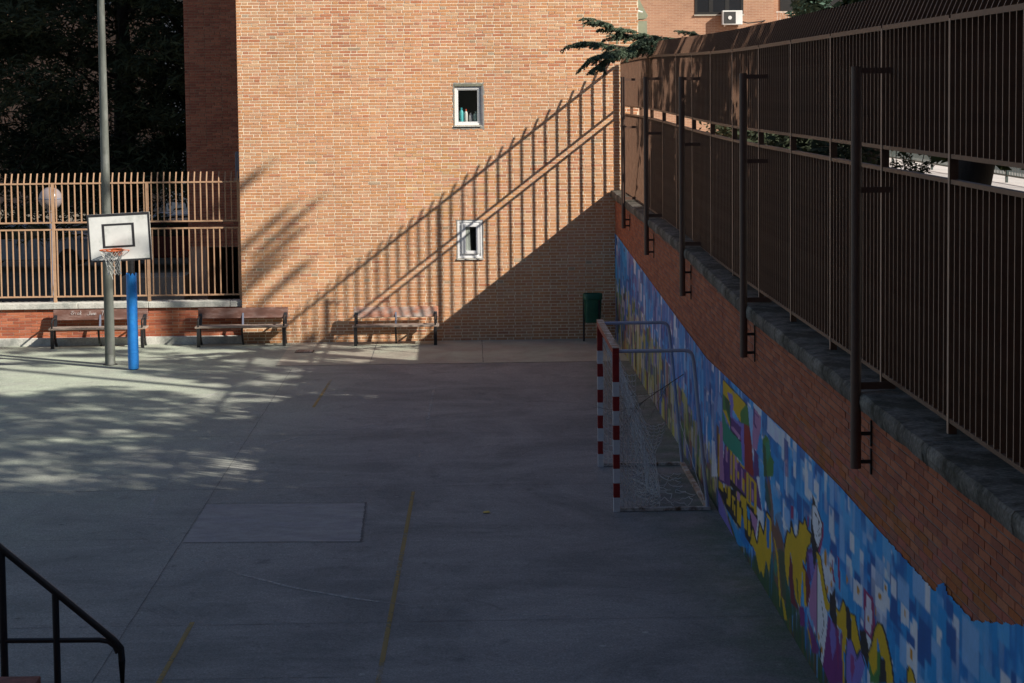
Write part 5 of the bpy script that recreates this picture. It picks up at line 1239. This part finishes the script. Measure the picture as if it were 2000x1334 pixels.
# buildings far behind the trees on the left
bld_simple('apartment_building', 'sunlit brown brick building glimpsed through the trees at the left', -40, -14.2, 92, 104, 0, 16, M['farbrick_brown'], wins=[(-38+4*i, -36.4+4*i, z, z+1.5) for i in range(6) for z in (9.8, 12.8)])
bld_simple('apartment_building', 'pale building with barred balconies far behind the dark trees', -13.8, -4, 84, 96, 0, 15, M['render_white'], wins=[(-13+3*i, -11.6+3*i, z, z+1.7) for i in range(3) for z in (1.0, 4.2, 7.6, 11)], balc=[(-13.5, -5, 3.4), (-13.5, -5, 6.6), (-13.5, -5, 9.8)])
# tall block added outside the frame to keep the near court in shade
bt = bld_simple('apartment_building', 'unseen tall brick block added right of the frame to shade the near court', 18, 32, -34, 5.0, 2.86, 24, M['farbrick_brown'])
for k in range(8):
    for z in (5, 8, 11, 14, 17, 20): MB().box(17.97, 17.995, -31+4.2*k, -29.4+4.2*k, z, z+1.5).build('window', M['glassdark'], bt)

sc = thing('rear_sky_blocker', 'unseen brick block with a landing, added behind the viewpoint to block sky light', 'building', (-6, -8, 0))  # added behind the camera, tall enough to darken faces turned this way
MB().box(-34, 16, -16, -2.2, 0, 20.5).build('wall', M['farbrick_brown'], sc)
MB().box(-34.3, 16.3, -16.3, -1.9, 20.5, 20.9).build('roof', M['stone'], sc)
MB().box(-3.0, 3.0, -2.2, 1.0, 3.3, 3.6).build('landing', M['stone'], sc)
for k in range(12):
    for z in (1.0, 4.8, 8.6, 12.4, 16.2):
        MB().box(-32+4*k, -30+4*k, -2.19, -2.17, z, z+1.7).build('window', M['glassdark'], sc)

# =============================================================== BEHIND THE LEFT FENCE: cars, planter
def car(label, x, y, z, rz, paint):
    t = thing('parked_car', label, 'car', (x, y, z)); 
    prof = [(-2.05,.28),(-2.1,.55),(-2.02,.78),(-1.35,.92),(-.75,1.38),(.75,1.42),(1.45,1.0),(2.0,.9),(2.1,.6),(2.08,.28)]
    mb = MB(); mb.prism([(x+a, z+c) for a, c in prof], 1, y-.82, y+.82); mb.build('body', paint, t, bevel=.06)
    for s in (-1, 1):
        mb = MB(); yy = y+s*.826; mb.poly([(x-1.15,yy,z+.95), (x-.02,yy,z+.95), (x-.02,yy,z+1.33), (x-.68,yy,z+1.31)]); mb.poly([(x+.06,yy,z+.95), (x+1.3,yy,z+.98), (x+.72,yy,z+1.34), (x+.06,yy,z+1.34)])
        mb.build('side_window', M['glassdark'], t, kind='stuff')
    MB().poly([(x-1.37,y-.7,z+.945), (x-.78,y-.7,z+1.375), (x-.78,y+.7,z+1.375), (x-1.37,y+.7,z+.945)]).build('windscreen', M['glassdark'], t)
    for a in (-1.3, 1.32):
        for s in (-1, 1):
            wh = MB().tube([(x+a, y+s*.72, z+.32), (x+a, y+s*.84, z+.32)], .32, 18).build('wheel', M['black'], t); MB().tube([(x+a, y+s*.842, z+.32), (x+a, y+s*.85, z+.32)], .19, 12).build('rim', M['steel'], wh)
    for s in (-1, 1): MB().box(x-2.1, x-2.04, y+s*.6-.15, y+s*.6+.15, z+.62, z+.76).build('headlight', M['pvc'], t)
    for s in (-1, 1): MB().box(x+2.06, x+2.12, y+s*.65-.1, y+s*.65+.1, z+.68, z+.86).build('tail_light', M['goalred'], t)
car('silver blue car parked behind the fence, left of the basketball board', -13.6, 57.2, 0, 0, mat('car_paint_blue', (.55,.60,.72), .25, var=.03, spec=.6))
car('dark red car parked behind the fence, right of the basketball board', -9.3, 57.6, 0, 0, mat('car_paint_red', (.22,.05,.06), .25, var=.03, spec=.6))
car('white car parked behind the trees near the shaded brick return', -9.6, 61.0, 0, 0, mat('car_paint_white', (.75,.76,.80), .25, var=.03, spec=.6))
tag(MB().box(-8.25, -6.75, 43.4, 44.4, 0, 1.02).build('planter', M['stone'], bevel=.02), 'square pale stone planter block behind the left fence', 'planter')
for o in bpy.data.objects:      # parts placed with absolute outlines keep their thing's transform
    pass
bpy.context.view_layer.update()
